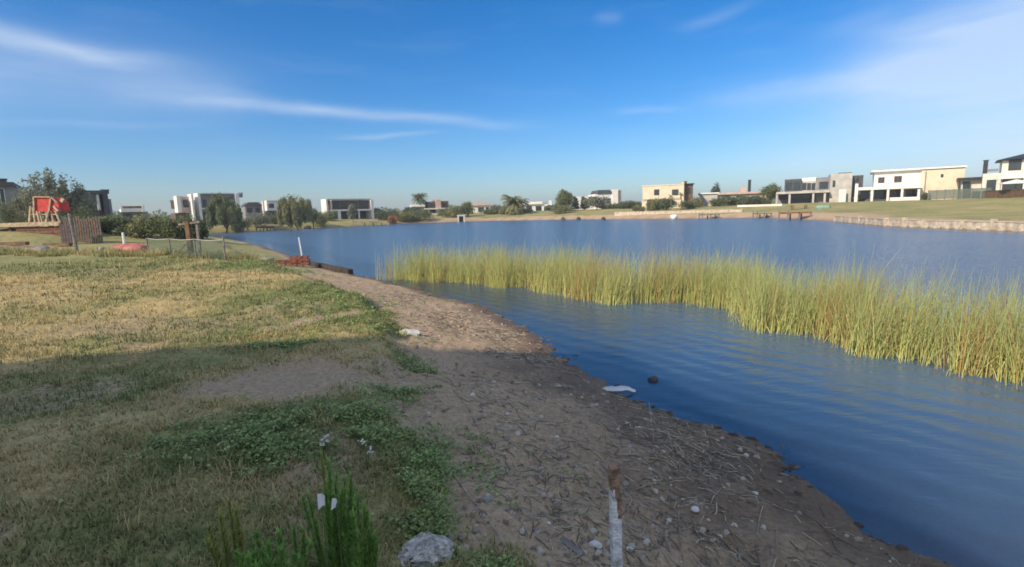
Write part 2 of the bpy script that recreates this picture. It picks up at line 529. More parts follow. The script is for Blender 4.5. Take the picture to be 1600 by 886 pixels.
def ground_material():
    m, nt, N, L, b = new_mat('ground')
    tc = N.new('ShaderNodeTexCoord')
    at = N.new('ShaderNodeAttribute'); at.attribute_name = 'cover'
    sp = N.new('ShaderNodeSeparateColor'); L.new(at.outputs['Color'], sp.inputs[0])

    def noise(sc, det=6, rough=.6):
        n = N.new('ShaderNodeTexNoise'); n.inputs['Scale'].default_value = sc; n.inputs['Detail'].default_value = det; n.inputs['Roughness'].default_value = rough
        L.new(tc.outputs['Object'], n.inputs['Vector']); return n.outputs['Fac']

    def ramp(f, stops):
        r = N.new('ShaderNodeValToRGB'); e = r.color_ramp.elements
        while len(e) < len(stops): e.new(.5)
        for k, (p, c) in enumerate(stops): e[k].position = p; e[k].color = (*c, 1)
        L.new(f, r.inputs[0]); return r.outputs[0]

    def mixc(f, a, c, mode='MIX'):
        x = N.new('ShaderNodeMixRGB'); x.blend_type = mode
        if isinstance(f, float): x.inputs[0].default_value = f
        else: L.new(f, x.inputs[0])
        for k, v in ((1, a), (2, c)):
            if isinstance(v, tuple): x.inputs[k].default_value = (*v, 1)
            else: L.new(v, x.inputs[k])
        return x.outputs[0]

    def mth(op, a, c):
        n = N.new('ShaderNodeMath'); n.operation = op
        for k, v in ((0, a), (1, c)):
            if isinstance(v, float): n.inputs[k].default_value = v
            else: L.new(v, n.inputs[k])
        return n.outputs[0]
    nf = noise(22.0, 8, .65); nm = noise(3.2, 6); nvf = noise(90.0, 4)
    straw = ramp(nf, [(.25, (.24, .175, .085)), (.5, (.45, .35, .165)), (.75, (.60, .48, .25))])
    green = ramp(nf, [(.25, (.09, .105, .035)), (.55, (.20, .215, .075)), (.8, (.31, .31, .12))])
    gsel = mth('ADD', sp.outputs[0], mth('MULTIPLY', mth('SUBTRACT', nm, .5), .9))
    gsel = ramp(gsel, [(.3, (0, 0, 0)), (.75, (1, 1, 1))])
    grass = mixc(gsel, straw, green)
    soil = ramp(nf, [(.22, (.20, .138, .085)), (.5, (.40, .288, .185)), (.8, (.58, .44, .30))])
    soil = mixc(ramp(nvf, [(.6, (0, 0, 0)), (.72, (1, 1, 1))]), soil, (.56, .48, .40))
    ssel = mth('ADD', sp.outputs[1], mth('MULTIPLY', mth('SUBTRACT', nf, .5), .8))
    ssel = ramp(ssel, [(.35, (0, 0, 0)), (.65, (1, 1, 1))])
    base = mixc(ssel, grass, soil)
    wet = mixc(sp.outputs[2], base, (.36, .32, .30), 'MULTIPLY')
    L.new(wet, b.inputs['Base Color'])
    b.inputs['Specular IOR Level'].default_value = .25
    rg = N.new('ShaderNodeMapRange'); L.new(sp.outputs[2], rg.inputs[0]); rg.inputs[3].default_value = .95; rg.inputs[4].default_value = .5
    L.new(rg.outputs[0], b.inputs['Roughness'])
    bp = N.new('ShaderNodeBump'); bp.inputs['Strength'].default_value = .8; bp.inputs['Distance'].default_value = .035
    L.new(mth('ADD', nf, mth('MULTIPLY', nvf, .35)), bp.inputs['Height']); L.new(bp.outputs[0], b.inputs['Normal'])
    MATS['ground'] = m


ground_material()
g_obj = mesh_np('ground', np.stack([gx, gy, gzv], -1), q, 'ground', smooth=True, extra={'cover': cover(gx, gy, gdv)})
tag(g_obj, 'dry grass bank with a bare earth beach sloping to the lake', 'ground', kind='structure')


# ------------------------------------------------------------------ water
def water_material():
    m, nt, N, L, b = new_mat('lake_water')
    N.remove(b)
    out = N['Material Output']
    tc = N.new('ShaderNodeTexCoord')
    at = N.new('ShaderNodeAttribute'); at.attribute_name = 'depth'
    sp = N.new('ShaderNodeSeparateColor'); L.new(at.outputs['Color'], sp.inputs[0])

    def mapping(rot, sc):
        mp = N.new('ShaderNodeMapping'); mp.inputs['Rotation'].default_value = (0, 0, R(rot)); mp.inputs['Scale'].default_value = sc
        L.new(tc.outputs['Object'], mp.inputs[0]); return mp.outputs[0]

    def noise(v, sc, det=3, rough=.5, dist=0.0):
        n = N.new('ShaderNodeTexNoise'); n.inputs['Scale'].default_value = sc; n.inputs['Detail'].default_value = det; n.inputs['Roughness'].default_value = rough
        n.inputs['Distortion'].default_value = dist
        L.new(v, n.inputs['Vector']); return n.outputs['Fac']

    def mth(op, a, c):
        n = N.new('ShaderNodeMath'); n.operation = op
        for k, v in ((0, a), (1, c)):
            if isinstance(v, (int, float)): n.inputs[k].default_value = v
            else: L.new(v, n.inputs[k])
        return n.outputs[0]
    # long wavelets running in to the beach, broken into patches, and finer wind chop
    w = N.new('ShaderNodeTexWave'); w.wave_type = 'BANDS'; w.bands_direction = 'Y'
    w.inputs['Scale'].default_value = .72; w.inputs['Distortion'].default_value = 7.0; w.inputs['Detail'].default_value = 3; w.inputs['Detail Scale'].default_value = .55
    L.new(mapping(52, (1, 1, 1)), w.inputs['Vector'])
    patch = N.new('ShaderNodeMapRange'); L.new(noise(mapping(20, (1, 1, 1)), .33, 3), patch.inputs[0]); patch.inputs[1].default_value = .4; patch.inputs[2].default_value = .65
    long_ = mth('MULTIPLY', w.outputs['Fac'], mth('ADD', mth('MULTIPLY', patch.outputs[0], .95), .3))
    chop = noise(mapping(-12, (.8, 2.0, 1)), 2.4, 4, .55, .4)
    fine = noise(mapping(-25, (.8, 1.8, 1)), 8.0, 2)
    deep = mth('MINIMUM', mth('ADD', mth('MULTIPLY', sp.outputs[0], 1.1), .12), 1.0)
    hgt = mth('ADD', mth('MULTIPLY', long_, .020), mth('ADD', mth('MULTIPLY', chop, mth('MULTIPLY', .12, sp.outputs[1])), mth('MULTIPLY', fine, mth('MULTIPLY', .014, sp.outputs[1]))))
    hgt = mth('MULTIPLY', hgt, deep)
    bp = N.new('ShaderNodeBump'); bp.inputs['Strength'].default_value = 1.0; bp.inputs['Distance'].default_value = 1.0
    L.new(hgt, bp.inputs['Height'])
    fr = N.new('ShaderNodeFresnel'); fr.inputs['IOR'].default_value = 2.2; L.new(bp.outputs[0], fr.inputs['Normal'])
    gl = N.new('ShaderNodeBsdfGlossy'); gl.inputs['Roughness'].default_value = .16; L.new(bp.outputs[0], gl.inputs['Normal'])
    body = N.new('ShaderNodeBsdfDiffuse'); body.inputs['Color'].default_value = (.068, .132, .225, 1)
    tr = N.new('ShaderNodeBsdfTransparent'); tr.inputs['Color'].default_value = (.80, .83, .84, 1)
    opa = N.new('ShaderNodeMapRange'); L.new(sp.outputs[0], opa.inputs[0]); opa.inputs[1].default_value = 0; opa.inputs[2].default_value = .55; opa.inputs[3].default_value = .12
    m1 = N.new('ShaderNodeMixShader'); L.new(opa.outputs[0], m1.inputs[0]); L.new(tr.outputs[0], m1.inputs[1]); L.new(body.outputs[0], m1.inputs[2])
    m2 = N.new('ShaderNodeMixShader'); L.new(mth('MINIMUM', fr.outputs[0], .8), m2.inputs[0]); L.new(m1.outputs[0], m2.inputs[1]); L.new(gl.outputs[0], m2.inputs[2])
    L.new(m2.outputs[0], out.inputs[0])
    MATS['lake_water'] = m


water_material()
wet_faces = (gzv[q].min(1) < .02) & (gdv[q].min(1) < .8)
wq = q[wet_faces]
used, inv = np.unique(wq, return_inverse=True)
dep = np.clip(-gzv[used], 0, 1)
open_ = .22 + .78 * sstep(6, 22, np.hypot(gx[used], gy[used]))      # the strip inside the reeds lies sheltered from the wind
w_obj = mesh_np('lake_water', np.stack([gx[used], gy[used], np.zeros(len(used))], -1), inv.reshape(-1, 4), 'lake_water', smooth=True,
                extra={'depth': np.stack([dep, open_, dep], -1)})
tag(w_obj, 'blue lake with small wind ripples', 'lake', kind='structure')


# ------------------------------------------------------------------ blades (grass, reeds, weeds)
def blades(base, height, width, lean, curl, az, c0, c1, sides=1, segs=2, kink=None):
    """tapered blades or stems as one set of arrays: base (n,3), per-blade height, width, lean (rad), azimuth of lean, colour at foot and at tip.
       sides=1: flat blade; sides=3: three-sided stem"""
    n = len(base)
    dirh = np.stack([np.cos(az), np.sin(az), np.zeros(n)], -1)
    side = np.stack([-np.sin(az + curl), np.cos(az + curl), np.zeros(n)], -1)
    rows = []
    cols = []
    pos = base.copy(); ang = lean * .35
    for k in range(segs + 1):
        t = k / segs
        wk = width * (1 - t) ** .7 if k < segs else width * .12
        if sides == 1:
            rows += [pos - side * wk[:, None] / 2, pos + side * wk[:, None] / 2]
        else:
            fwd = np.cross(side, [0, 0, 1.0])
            for j in range(3):
                a = 2 * math.pi * j / 3
                rows.append(pos + (side * math.cos(a) + fwd * math.sin(a)) * wk[:, None] / 2)
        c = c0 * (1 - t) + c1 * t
        cols += [c] * (2 if sides == 1 else 3)
        if k < segs:
            a2 = ang.copy()
            if kink is not None: a2 = a2 + np.where(kink == k, 1.5, 0) + np.where((kink >= 0) & (kink < k), 1.9, 0)
            step = (height / segs)[:, None] * (dirh * np.sin(a2)[:, None] + np.array([0, 0, 1.0]) * np.cos(a2)[:, None])
            pos = pos + step
            ang = ang + lean * 1.3 / segs
    w = 2 if sides == 1 else 3
    per = w * (segs + 1)
    V = np.stack(rows, 1).reshape(-1, 3); Cc = np.stack(cols, 1).reshape(-1, 3)
    off = (np.arange(n) * per)[:, None]
    fs = []
    for k in range(segs):
        if sides == 1:
            fs.append(off + np.array([k * 2, k * 2 + 1, k * 2 + 3, k * 2 + 2]))
        else:
            for j in range(3):
                j2 = (j + 1) % 3
                fs.append(off + np.array([k * 3 + j, k * 3 + j2, k * 3 + 3 + j2, k * 3 + 3 + j]))
    return V, np.concatenate(fs), Cc


def lerp(a, b, t):
    return np.asarray(a)[None] * (1 - t[:, None]) + np.asarray(b)[None] * t[:, None]


def field_grass():
    n = 230000
    r = 1.3 * (34 / 1.3) ** RN.random(n); a = R(-58) + R(82) * RN.random(n)
    x = r * np.sin(a); y = r * np.cos(a)
    x = x + RN.normal(0, .03, n); y = y + RN.normal(0, .03, n)
    d = land_d(x, y); c = cover(x, y, d)
    tuft = fbm(x * 3.5, y * 3.5, 3, 81)
    keep = (c[:, 1] < .35 + .5 * RN.random(n)) & (d > 1.6) & (tuft + .22 * RN.random(n) > .45) & (np.hypot(x, y) < 26)
    x, y, d, c, tuft, r = (v[keep] for v in (x, y, d, c, tuft, r))
    n = len(x)
    z = ground(x, y, d)
    g = np.clip(c[:, 0] + (fbm(x * 2.2, y * 2.2, 3, 91) - .5) * 1.2 + RN.normal(0, .15, n), 0, 1)
    g = sstep(.25, .85, g)
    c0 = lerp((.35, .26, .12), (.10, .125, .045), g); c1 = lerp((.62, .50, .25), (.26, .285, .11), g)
    v = (.7 + .6 * RN.random(n))[:, None]
    h = (.018 + .045 * RN.random(n) ** 2 + .035 * (tuft > .6) * RN.random(n)) * (1 + r / 14)
    w = (.0035 + .003 * RN.random(n)) * (1 + r / 5)
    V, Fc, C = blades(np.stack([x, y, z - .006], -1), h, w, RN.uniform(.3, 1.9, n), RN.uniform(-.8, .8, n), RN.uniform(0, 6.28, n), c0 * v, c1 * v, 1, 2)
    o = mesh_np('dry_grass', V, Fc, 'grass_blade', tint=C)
    tag(o, 'short straw coloured grass growing over the bank', 'grass', kind='stuff')


field_grass()


def tall_grass():
    """rough tufts left unmown: along the fence and timbers, and dotted over the field"""
    bx, by, hs, dry = [], [], [], []
    for k in range(150):                                      # along the fence line
        u = RN.random(); cx = -27 + 19.5 * u + RN.normal(0, .5); cy = 27.2 - 7.2 * u + RN.normal(0, .7) - .6
        n = RN.integers(25, 60); bx.append(RN.normal(cx, .16, n)); by.append(RN.normal(cy, .16, n)); hs.append(np.full(n, RN.uniform(.14, .42))); dry.append(np.full(n, RN.random()))
    for k in range(420):                                      # dotted tufts
        r = 2.0 * (20 / 2.0) ** RN.random(); a = R(-52) + R(56) * RN.random(); cx, cy = r * math.sin(a), r * math.cos(a)
        n = RN.integers(8, 26); s_ = RN.uniform(.02, .06) * (1 + r / 10)
        bx.append(RN.normal(cx, s_, n)); by.append(RN.normal(cy, s_, n)); hs.append(np.full(n, RN.uniform(.04, .11) * (1 + r / 25))); dry.append(np.full(n, RN.random()))
    x, y, h, dr = (np.concatenate(v) for v in (bx, by, hs, dry)); n = len(x)
    d = land_d(x, y); c = cover(x, y, d); k = (d > 2.3) & (c[:, 1] < .75)
    x, y, h, dr = x[k], y[k], h[k], dr[k]; n = len(x); z = ground(x, y)
    r = np.hypot(x, y)
    c0 = lerp((.13, .15, .05), (.34, .26, .12), dr); c1 = lerp((.27, .29, .10), (.60, .49, .25), dr)
    v = (.75 + .5 * RN.random(n))[:, None]
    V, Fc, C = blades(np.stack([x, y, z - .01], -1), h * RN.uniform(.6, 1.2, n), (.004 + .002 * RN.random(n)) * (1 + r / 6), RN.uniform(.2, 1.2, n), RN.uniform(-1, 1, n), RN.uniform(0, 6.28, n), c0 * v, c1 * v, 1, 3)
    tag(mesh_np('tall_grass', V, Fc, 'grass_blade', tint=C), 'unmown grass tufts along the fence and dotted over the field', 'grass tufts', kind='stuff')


tall_grass()


def low_weeds():
    """broad-leaved ground cover along the bank edge"""
    pts = []
    spots = [(-1.35, 3.45, 1.15, .62, 1000), (-1.75, 3.2, .8, .45, 380), (-1.22, 5.4, .26, 1.0, 520), (-.62, 3.1, .10, .35, 260), (-.55, 2.65, .16, .14, 160), (-3.3, 9.3, 1.3, 2.0, 420),
             (-2.0, 7.2, .6, .7, 160), (-8.2, 17.6, 2.6, 1.3, 400), (-2.9, 6.2, .5, .3, 220), (-.15, 2.3, .12, .09, 80)]
    for cx, cy, sx, sy, n in spots:
        pts.append(np.stack([RN.normal(cx, sx * .55, n), RN.normal(cy, sy * .55, n)], -1))
    p = np.concatenate(pts); n = len(p)
    d = land_d(p[:, 0], p[:, 1]); k = (d > 1.2) & (fbm(p[:, 0] * 4.5, p[:, 1] * 4.5, 3, 77) + .12 * RN.random(n) > .53); p = p[k]; d = d[k]; n = len(p)
    r = np.hypot(p[:, 0], p[:, 1])
    # every plant: a few leaves, each a folded rhombus
    m = 13
    bx = np.repeat(p[:, 0], m) + RN.normal(0, .04, n * m); by = np.repeat(p[:, 1], m) + RN.normal(0, .022, n * m)
    hh = RN.random(n * m) * .055 * np.repeat(.4 + fbm(p[:, 0] * 4, p[:, 1] * 4, 2, 3) * 1.2, m)
    bz = ground(bx, by) + hh
    a = RN.uniform(0, 6.28, n * m); ln = RN.uniform(.008, .024, n * m) * np.repeat(1 + r / 9, m); tilt = RN.uniform(-.2, .7, n * m)
    dx = np.stack([np.cos(a) * np.cos(tilt), np.sin(a) * np.cos(tilt), np.sin(tilt)], -1) * ln[:, None]
    sd = np.stack([-np.sin(a), np.cos(a), .25 + 0 * a], -1) * (ln * .38)[:, None]
    b = np.stack([bx, by, bz], -1)
    V = np.stack([b, b + dx * .5 + sd, b + dx, b + dx * .5 - sd], 1).reshape(-1, 3)
    Fq = (np.arange(n * m) * 4)[:, None] + np.array([0, 1, 2, 3])
    t = RN.random(n * m)
    c = lerp((.13, .20, .07), (.42, .50, .19), t) * np.repeat(.75 + .5 * RN.random(n), m)[:, None]
    o = mesh_np('low_weeds', V, Fq, 'leaf', tint=np.repeat(c, 4, 0))
    tag(o, 'dark green creeping weeds along the grass edge', 'weeds', kind='stuff')


low_weeds()


def reed_bed():
    front = np.array([P(*a)[:2] for a in [(585, 437), (640, 441), (700, 442), (760, 450), (830, 453), (870, 466), (930, 476), (1000, 477), (1080, 475), (1140, 490), (1180, 520), (1250, 522), (1300, 537),
                                          (1360, 567), (1420, 577), (1500, 597), (1560, 602), (1600, 612), (1680, 640), (1760, 665)]])
    seg = np.diff(front, axis=0); L = np.hypot(*seg.T); cum = np.concatenate([[0], np.cumsum(L)])
    n = 17000
    # more stems per metre towards the near end
    s = cum[-1] * RN.random(n) ** .85
    i = np.clip(np.searchsorted(cum, s) - 1, 0, len(L) - 1)
    p = front[i] + seg[i] * ((s - cum[i]) / L[i])[:, None]
    away = np.array([.55, .83])
    depth = 2.5 * RN.random(n) ** 1.25
    edge = (fbm(s * 1.3, s * 0 + 2, 3, 15) - .35) * .9
    p = p + away * (depth + edge)[:, None] + RN.normal(0, .10, (n, 2))
    cl = fbm(p[:, 0] * 2.3, p[:, 1] * 2.3, 3, 101)
    keep = (cl + .30 * RN.random(n) > .53) | (RN.random(n) < .16)
    p, depth, cl = p[keep], depth[keep], cl[keep]; n = len(p)
    d = lake_dist(p[:, 0], p[:, 1])
    hgt = (1.10 + .75 * (cl - .5) + RN.normal(0, .16, n)) * (1 - .28 * (RN.random(n) < .3))
    hgt = np.clip(hgt * (.97 - .05 * sstep(2, 6, p[:, 0])), .35, 1.62)
    z = np.full(n, -.12)
    dead = RN.random(n) < .15 + .3 * (fbm(p[:, 0] * 1.1, p[:, 1] * 1.1, 2, 111) > .6)
    u = RN.random(n)
    c0 = lerp((.68, .63, .22), (.46, .54, .18), u); c1 = lerp((.30, .42, .16), (.52, .54, .24), u)
    c0[dead] = lerp((.52, .36, .13), (.44, .30, .11), u[dead]); c1[dead] = lerp((.50, .33, .13), (.36, .24, .11), u[dead])
    v = (.75 + .45 * RN.random(n))[:, None]
    wind = R(10) + RN.normal(0, .9, n)                   # azimuth of lean
    lean = np.abs(RN.normal(.14, .20, n)) + .05
    far_lean = RN.random(n) < .3
    lean = lean + np.where(far_lean, RN.uniform(.15, .9, n), 0)
    kink = np.where(RN.random(n) < .11, RN.integers(1, 4, n), -1)
    width = RN.uniform(.008, .0155, n)
    V, Fc, C = blades(np.stack([p[:, 0], p[:, 1], z], -1), hgt + .12, width, lean, RN.uniform(-1.5, 1.5, n), np.where(RN.random(n) < .5, wind, RN.uniform(0, 6.28, n)), c0 * v, c1 * v, 3, 4, kink)
    o = mesh_np('reed_bed', V, Fc, 'reed_stem', tint=C)
    tag(o, 'long bed of yellow green reeds standing in the shallow water', 'reeds', kind='stuff')
    # a few stems have toppled outwards and lie over the water's edge
    print('reeds', n)


reed_bed()


def beach_litter():
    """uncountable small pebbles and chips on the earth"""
    n = 9000
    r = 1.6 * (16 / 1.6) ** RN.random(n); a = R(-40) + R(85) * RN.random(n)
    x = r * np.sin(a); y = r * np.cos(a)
    d = land_d(x, y); c = cover(x, y, d)
    cl = fbm(x * 1.6, y * 1.6, 3, 121)
    k = (c[:, 1] > .5) & (d > .15) & (d < bank_at(x, y) + .25) & (cl + .35 * RN.random(n) > .60)
    x, y, d = x[k], y[k], d[k]; n = len(x)
    s = .0035 + .017 * RN.random(n) ** 3.2
    s = s * (1 + np.hypot(x, y) / 14)
    z = ground(x, y, d) + s * .3
    th = RN.uniform(0, 6.28, n)
    u = np.array([[-1, -1, -.6], [1, -.8, -.6], [.9, 1, -.6], [-1, .8, -.6], [-.6, -.7, .7], [.7, -.5, .8], [.5, .7, .6], [-.7, .5, .7]])
    V = u[None] * s[:, None, None] * RN.uniform(.5, 1.3, (n, 8, 3))
    ct, st = np.cos(th)[:, None], np.sin(th)[:, None]
    V = np.stack([V[..., 0] * ct - V[..., 1] * st, V[..., 0] * st + V[..., 1] * ct, V[..., 2] * .7], -1) + np.stack([x, y, z], -1)[:, None]
    fq = np.array([[4, 5, 6, 7], [0, 1, 5, 4], [1, 2, 6, 5], [2, 3, 7, 6], [3, 0, 4, 7]])
    Fq = ((np.arange(n) * 8)[:, None, None] + fq[None]).reshape(-1, 4)
    t = RN.random(n) ** 1.2
    C = np.repeat(lerp((.16, .12, .09), (.50, .44, .37), t ** 1.5), 8, 0)
    m, nt, N, L, b = new_mat('pebble')
    at = N.new('ShaderNodeAttribute'); at.attribute_name = 'tint'; L.new(at.outputs['Color'], b.inputs['Base Color']); b.inputs['Roughness'].default_value = .9
    MATS['pebble'] = m
    tag(mesh_np('pebbles', V.reshape(-1, 3), Fq, 'pebble', tint=C), 'small pale pebbles and chips scattered over the beach', 'pebbles', kind='stuff')
    # matted dead reed fragments washed up along the water line
    n = 9000
    r = 2.0 * (20 / 2.2) ** RN.random(n); a = R(-22) + R(66) * RN.random(n)
    x = r * np.sin(a); y = r * np.cos(a); d = land_d(x, y)
    cl = fbm(x * 1.2 + 4, y * 1.2, 3, 131)
    k = (d > -.05) & (d < 2.5) & (cl + .3 * RN.random(n) > .58)
    x, y, d = x[k], y[k], d[k]
    for (qx, qy, sx, sy, m_) in ((.15, 7.35, .55, .28, 900), (-1.2, 9.3, .6, .9, 900), (-2.6, 12.2, .7, 1.4, 500), (1.5, 4.2, .5, .7, 700), (-.3, 8.6, .4, .5, 500)):   # thicker mats
        x = np.concatenate([x, RN.normal(qx, sx * .6, m_)]); y = np.concatenate([y, RN.normal(qy, sy * .6, m_)])
    d = land_d(x, y); k = d > -.03; x, y, d = x[k], y[k], d[k]; n = len(x)
    ln = RN.uniform(.02, .13, n) * (1 + np.hypot(x, y) / 20); th = R(-60) + RN.normal(0, .8, n)
    wd = RN.uniform(.001, .0026, n) * (1 + np.hypot(x, y) / 7)
    ux = np.stack([np.cos(th), np.sin(th)], -1)
    rows = []
    for k_ in (-.5, 0, .5):
        px_ = x + ux[:, 0] * ln * k_ + (.05 * ln if k_ == 0 else 0) * -ux[:, 1]; py_ = y + ux[:, 1] * ln * k_ + (.05 * ln if k_ == 0 else 0) * ux[:, 0]
        zz = ground(px_, py_) + .006
        b0 = np.stack([px_, py_, zz], -1); sd = np.stack([-ux[:, 1], ux[:, 0], 0 * x], -1) * wd[:, None]
        rows += [b0 - sd, b0 + np.array([0, 0, 1.0]) * wd[:, None], b0 + sd]
    V = np.stack(rows, 1).reshape(-1, 3)
    fs = np.array([[0, 1, 4, 3], [1, 2, 5, 4], [3, 4, 7, 6], [4, 5, 8, 7]])
    Fq = ((np.arange(n) * 9)[:, None, None] + fs[None]).reshape(-1, 4)
    C = np.repeat(lerp((.08, .062, .048), (.48, .40, .29), RN.random(n) ** 2.0), 9, 0)
    tag(mesh_np('reed_litter', V, Fq, 'pebble', tint=C), 'matted bits of dead reed washed up on the beach', 'reed litter', kind='stuff')


beach_litter()


def shore_clods():
    """dark lumps of mud and root along the water line"""
    n = 9000
    r = 2.4 * (22 / 2.4) ** RN.random(n); a = R(-22) + R(66) * RN.random(n)
    x = r * np.sin(a); y = r * np.cos(a); d = land_d(x, y)
    k = (np.abs(d - .02) < .05 + .22 * RN.random(n) ** 2) & (fbm(x * 3, y * 3, 3, 151) + .3 * RN.random(n) > .55)
    x, y, d = x[k], y[k], d[k]; n = len(x)
    s = (.005 + .019 * RN.random(n) ** 2.2) * (1 + np.hypot(x, y) / 18)
    z = np.maximum(ground(x, y, d), -.02) + s * .25
    u = np.array([[-1, -1, -.6], [1, -.8, -.6], [.9, 1, -.6], [-1, .8, -.6], [-.6, -.7, .7], [.7, -.5, .8], [.5, .7, .6], [-.7, .5, .7]])
    V = u[None] * s[:, None, None] * RN.uniform(.5, 1.5, (n, 8, 3)) * np.array([1.5, 1, .7]) + np.stack([x, y, z], -1)[:, None]
    fq = np.array([[4, 5, 6, 7], [0, 1, 5, 4], [1, 2, 6, 5], [2, 3, 7, 6], [3, 0, 4, 7]])
    Fq = ((np.arange(n) * 8)[:, None, None] + fq[None]).reshape(-1, 4)
    C = np.repeat(lerp((.035, .03, .025), (.13, .10, .075), RN.random(n)), 8, 0)
    tag(mesh_np('mud_clods', V.reshape(-1, 3), Fq, 'pebble', tint=C), 'dark clods of mud along the water line', 'mud', kind='stuff')


shore_clods()

# ------------------------------------------------------------------ houses
class House:
    """facade drawn in true size on its own upright plane at distance Y, turned by rot (front normal towards +X for rot > 0)"""
    def __init__(s, name, label, cx, yb, Y, rot=0.0, cat='house'):
        p = PD(cx, yb, Y)
        s.o = Vector(p); s.rot = R(rot)
        s.u = np.array([math.cos(s.rot), math.sin(s.rot), 0]); s.n = np.array([-math.sin(s.rot), math.cos(s.rot), 0])
        s.root = empty(name, p, s.rot, label, cat)
        s.low = min(-.5, gz(p[0], p[1]) - p[2] - .5)

    def m(s, px, py, off=0.0):
        d = ray(px, py); o = np.array(s.o)
        t = (off - np.dot(CAM - o, s.n)) / np.dot(d, s.n)
        w = CAM + d * t - o
        return float(np.dot(w, s.u)), float(w[2])

    def rect(s, x0, x1, yt, yb, off):
        ym = (yt + (yb if yb is not None else yt + 10)) / 2
        xm = (x0 + x1) / 2
        a = s.m(x0, ym, off)[0]; b = s.m(x1, ym, off)[0]
        zt = s.m(xm, yt, off)[1]; zb = s.low if yb is None else s.m(xm, yb, off)[1]
        return a, b, zb, zt

    def vol(s, part, x0, x1, yt, yb, m, off=0.0, depth=6.0, parent=None):
        a, b, zb, zt = s.rect(x0, x1, yt, yb, off)
        return MB().box(a, b, off, off + depth, zb, zt).build(part, m, parent or s.root)

    def win(s, x0, x1, yt, yb, off=0.0, frame='charcoal_metal', muntins=1, name='window', depth=.08):
        a, b, zb, zt = s.rect(x0, x1, yt, yb, off)
        fw = min(.09, (b - a) * .12); y0 = off - depth; y1 = off + .05
        f = MB(); f.box(a, a + fw, y0, y1, zb, zt); f.box(b - fw, b, y0, y1, zb, zt); f.box(a + fw, b - fw, y0, y1, zt - fw, zt); f.box(a + fw, b - fw, y0, y1, zb, zb + fw)
        for k in range(muntins):
            xm = a + (b - a) * (k + 1) / (muntins + 1); f.box(xm - fw * .4, xm + fw * .4, y0 + .01, y1, zb + fw, zt - fw)
        fo = f.build(name, frame, s.root)
        MB().box(a + fw * .5, b - fw * .5, off - depth * .45, off + .03, zb + fw * .5, zt - fw * .5).build('pane', glass, fo)
        return fo

    def cols(s, xs, yt, yb, m, w=.3, off=0.0, name='column'):
        for x in xs:
            a, z1 = s.m(x, yt, off); zb = s.low if yb is None else s.m(x, yb, off)[1]
            MB().box(a - w / 2, a + w / 2, off, off + w, zb, z1).build(name, m, s.root)

    def chim(s, x, yt, yb, m, w=.6, off=2.0):
        a, z1 = s.m(x, yt, off); zb = s.m(x, yb, off)[1]
        c = MB().box(a - w / 2, a + w / 2, off, off + w, zb - .3, z1 - .12).build('chimney', m, s.root)
        MB().box(a - w / 2 - .07, a + w / 2 + .07, off - .07, off + w + .07, z1 - .118, z1).build('cap', m, c)

    def rail(s, x0, x1, yt, yb, off, n=8, m='charcoal_metal'):
        a, b, zb, zt = s.rect(x0, x1, yt, yb, off)
        r = MB().box(a, b, off - .03, off + .03, zt - .05, zt).build('balcony_rail', m, s.root)
        for k in range(n + 1):
            x = a + (b - a) * k / n
            MB().box(x - .02, x + .02, off - .02, off + .02, zb, zt - .05).build('baluster', m, r)


# --- right shore, nearest house at the frame edge
h = House('lakeside_house', 'cream two-storey house with dark hipped roof at the right edge', 1570, 303, 78, -42)
h.vol('wall', 1536, 1680, 268, None, 'offwhite_render', 0, 9)
h.vol('upper_wall', 1566, 1690, 247, 268, 'offwhite_render', .6, 8)
a, b, zb, zt = h.rect(1558, 1700, 246, 247, .2)
mb = MB(); i0 = len(mb.v)
mb.v += [(a, -.2, zt), (b, -.2, zt), (b, 9.4, zt), (a, 9.4, zt), (a + 4.5, 4.6, zt + 1.3), (b - 2, 4.6, zt + 1.3)]
mb.f += [(0, 1, 5, 4), (1, 2, 5), (2, 3, 4, 5), (3, 0, 4), (0, 3, 2, 1)]
mb.build('roof', 'charcoal_metal', h.root)
h.win(1576, 1596, 250, 266, .6); h.win(1612, 1650, 250, 266, .6, muntins=2)
h.win(1541, 1556, 281, 300, 0); h.win(1566, 1598, 279, 301, 0, muntins=2); h.win(1606, 1650, 279, 301, 0, muntins=2)
h.vol('balcony_slab', 1560, 1690, 268, 277, 'white_paint', -1.2, 1.15)
h.cols((1562, 1602, 1650), 277, None, 'offwhite_render', .3, -1.15)
h.chim(1541, 250, 268, 'charcoal_metal', .55, 1.2)
h.vol('parapet', 1543, 1560, 264, 268, 'grey_render', .5, .3)

h = House('garage_annex', 'low pale annex with dark flat roof beside the cream house', 1522, 303, 84, -40)
h.vol('wall', 1500, 1542, 280, None, 'offwhite_render', 0, 5)
h.vol('roof', 1496, 1543, 277, 280, 'charcoal_metal', -1.2, 6.6)
h.cols((1500, 1516), 280, None, 'charcoal_metal', .2, -1.1)
h.win(1504, 1515, 284, 300, 0, muntins=0)

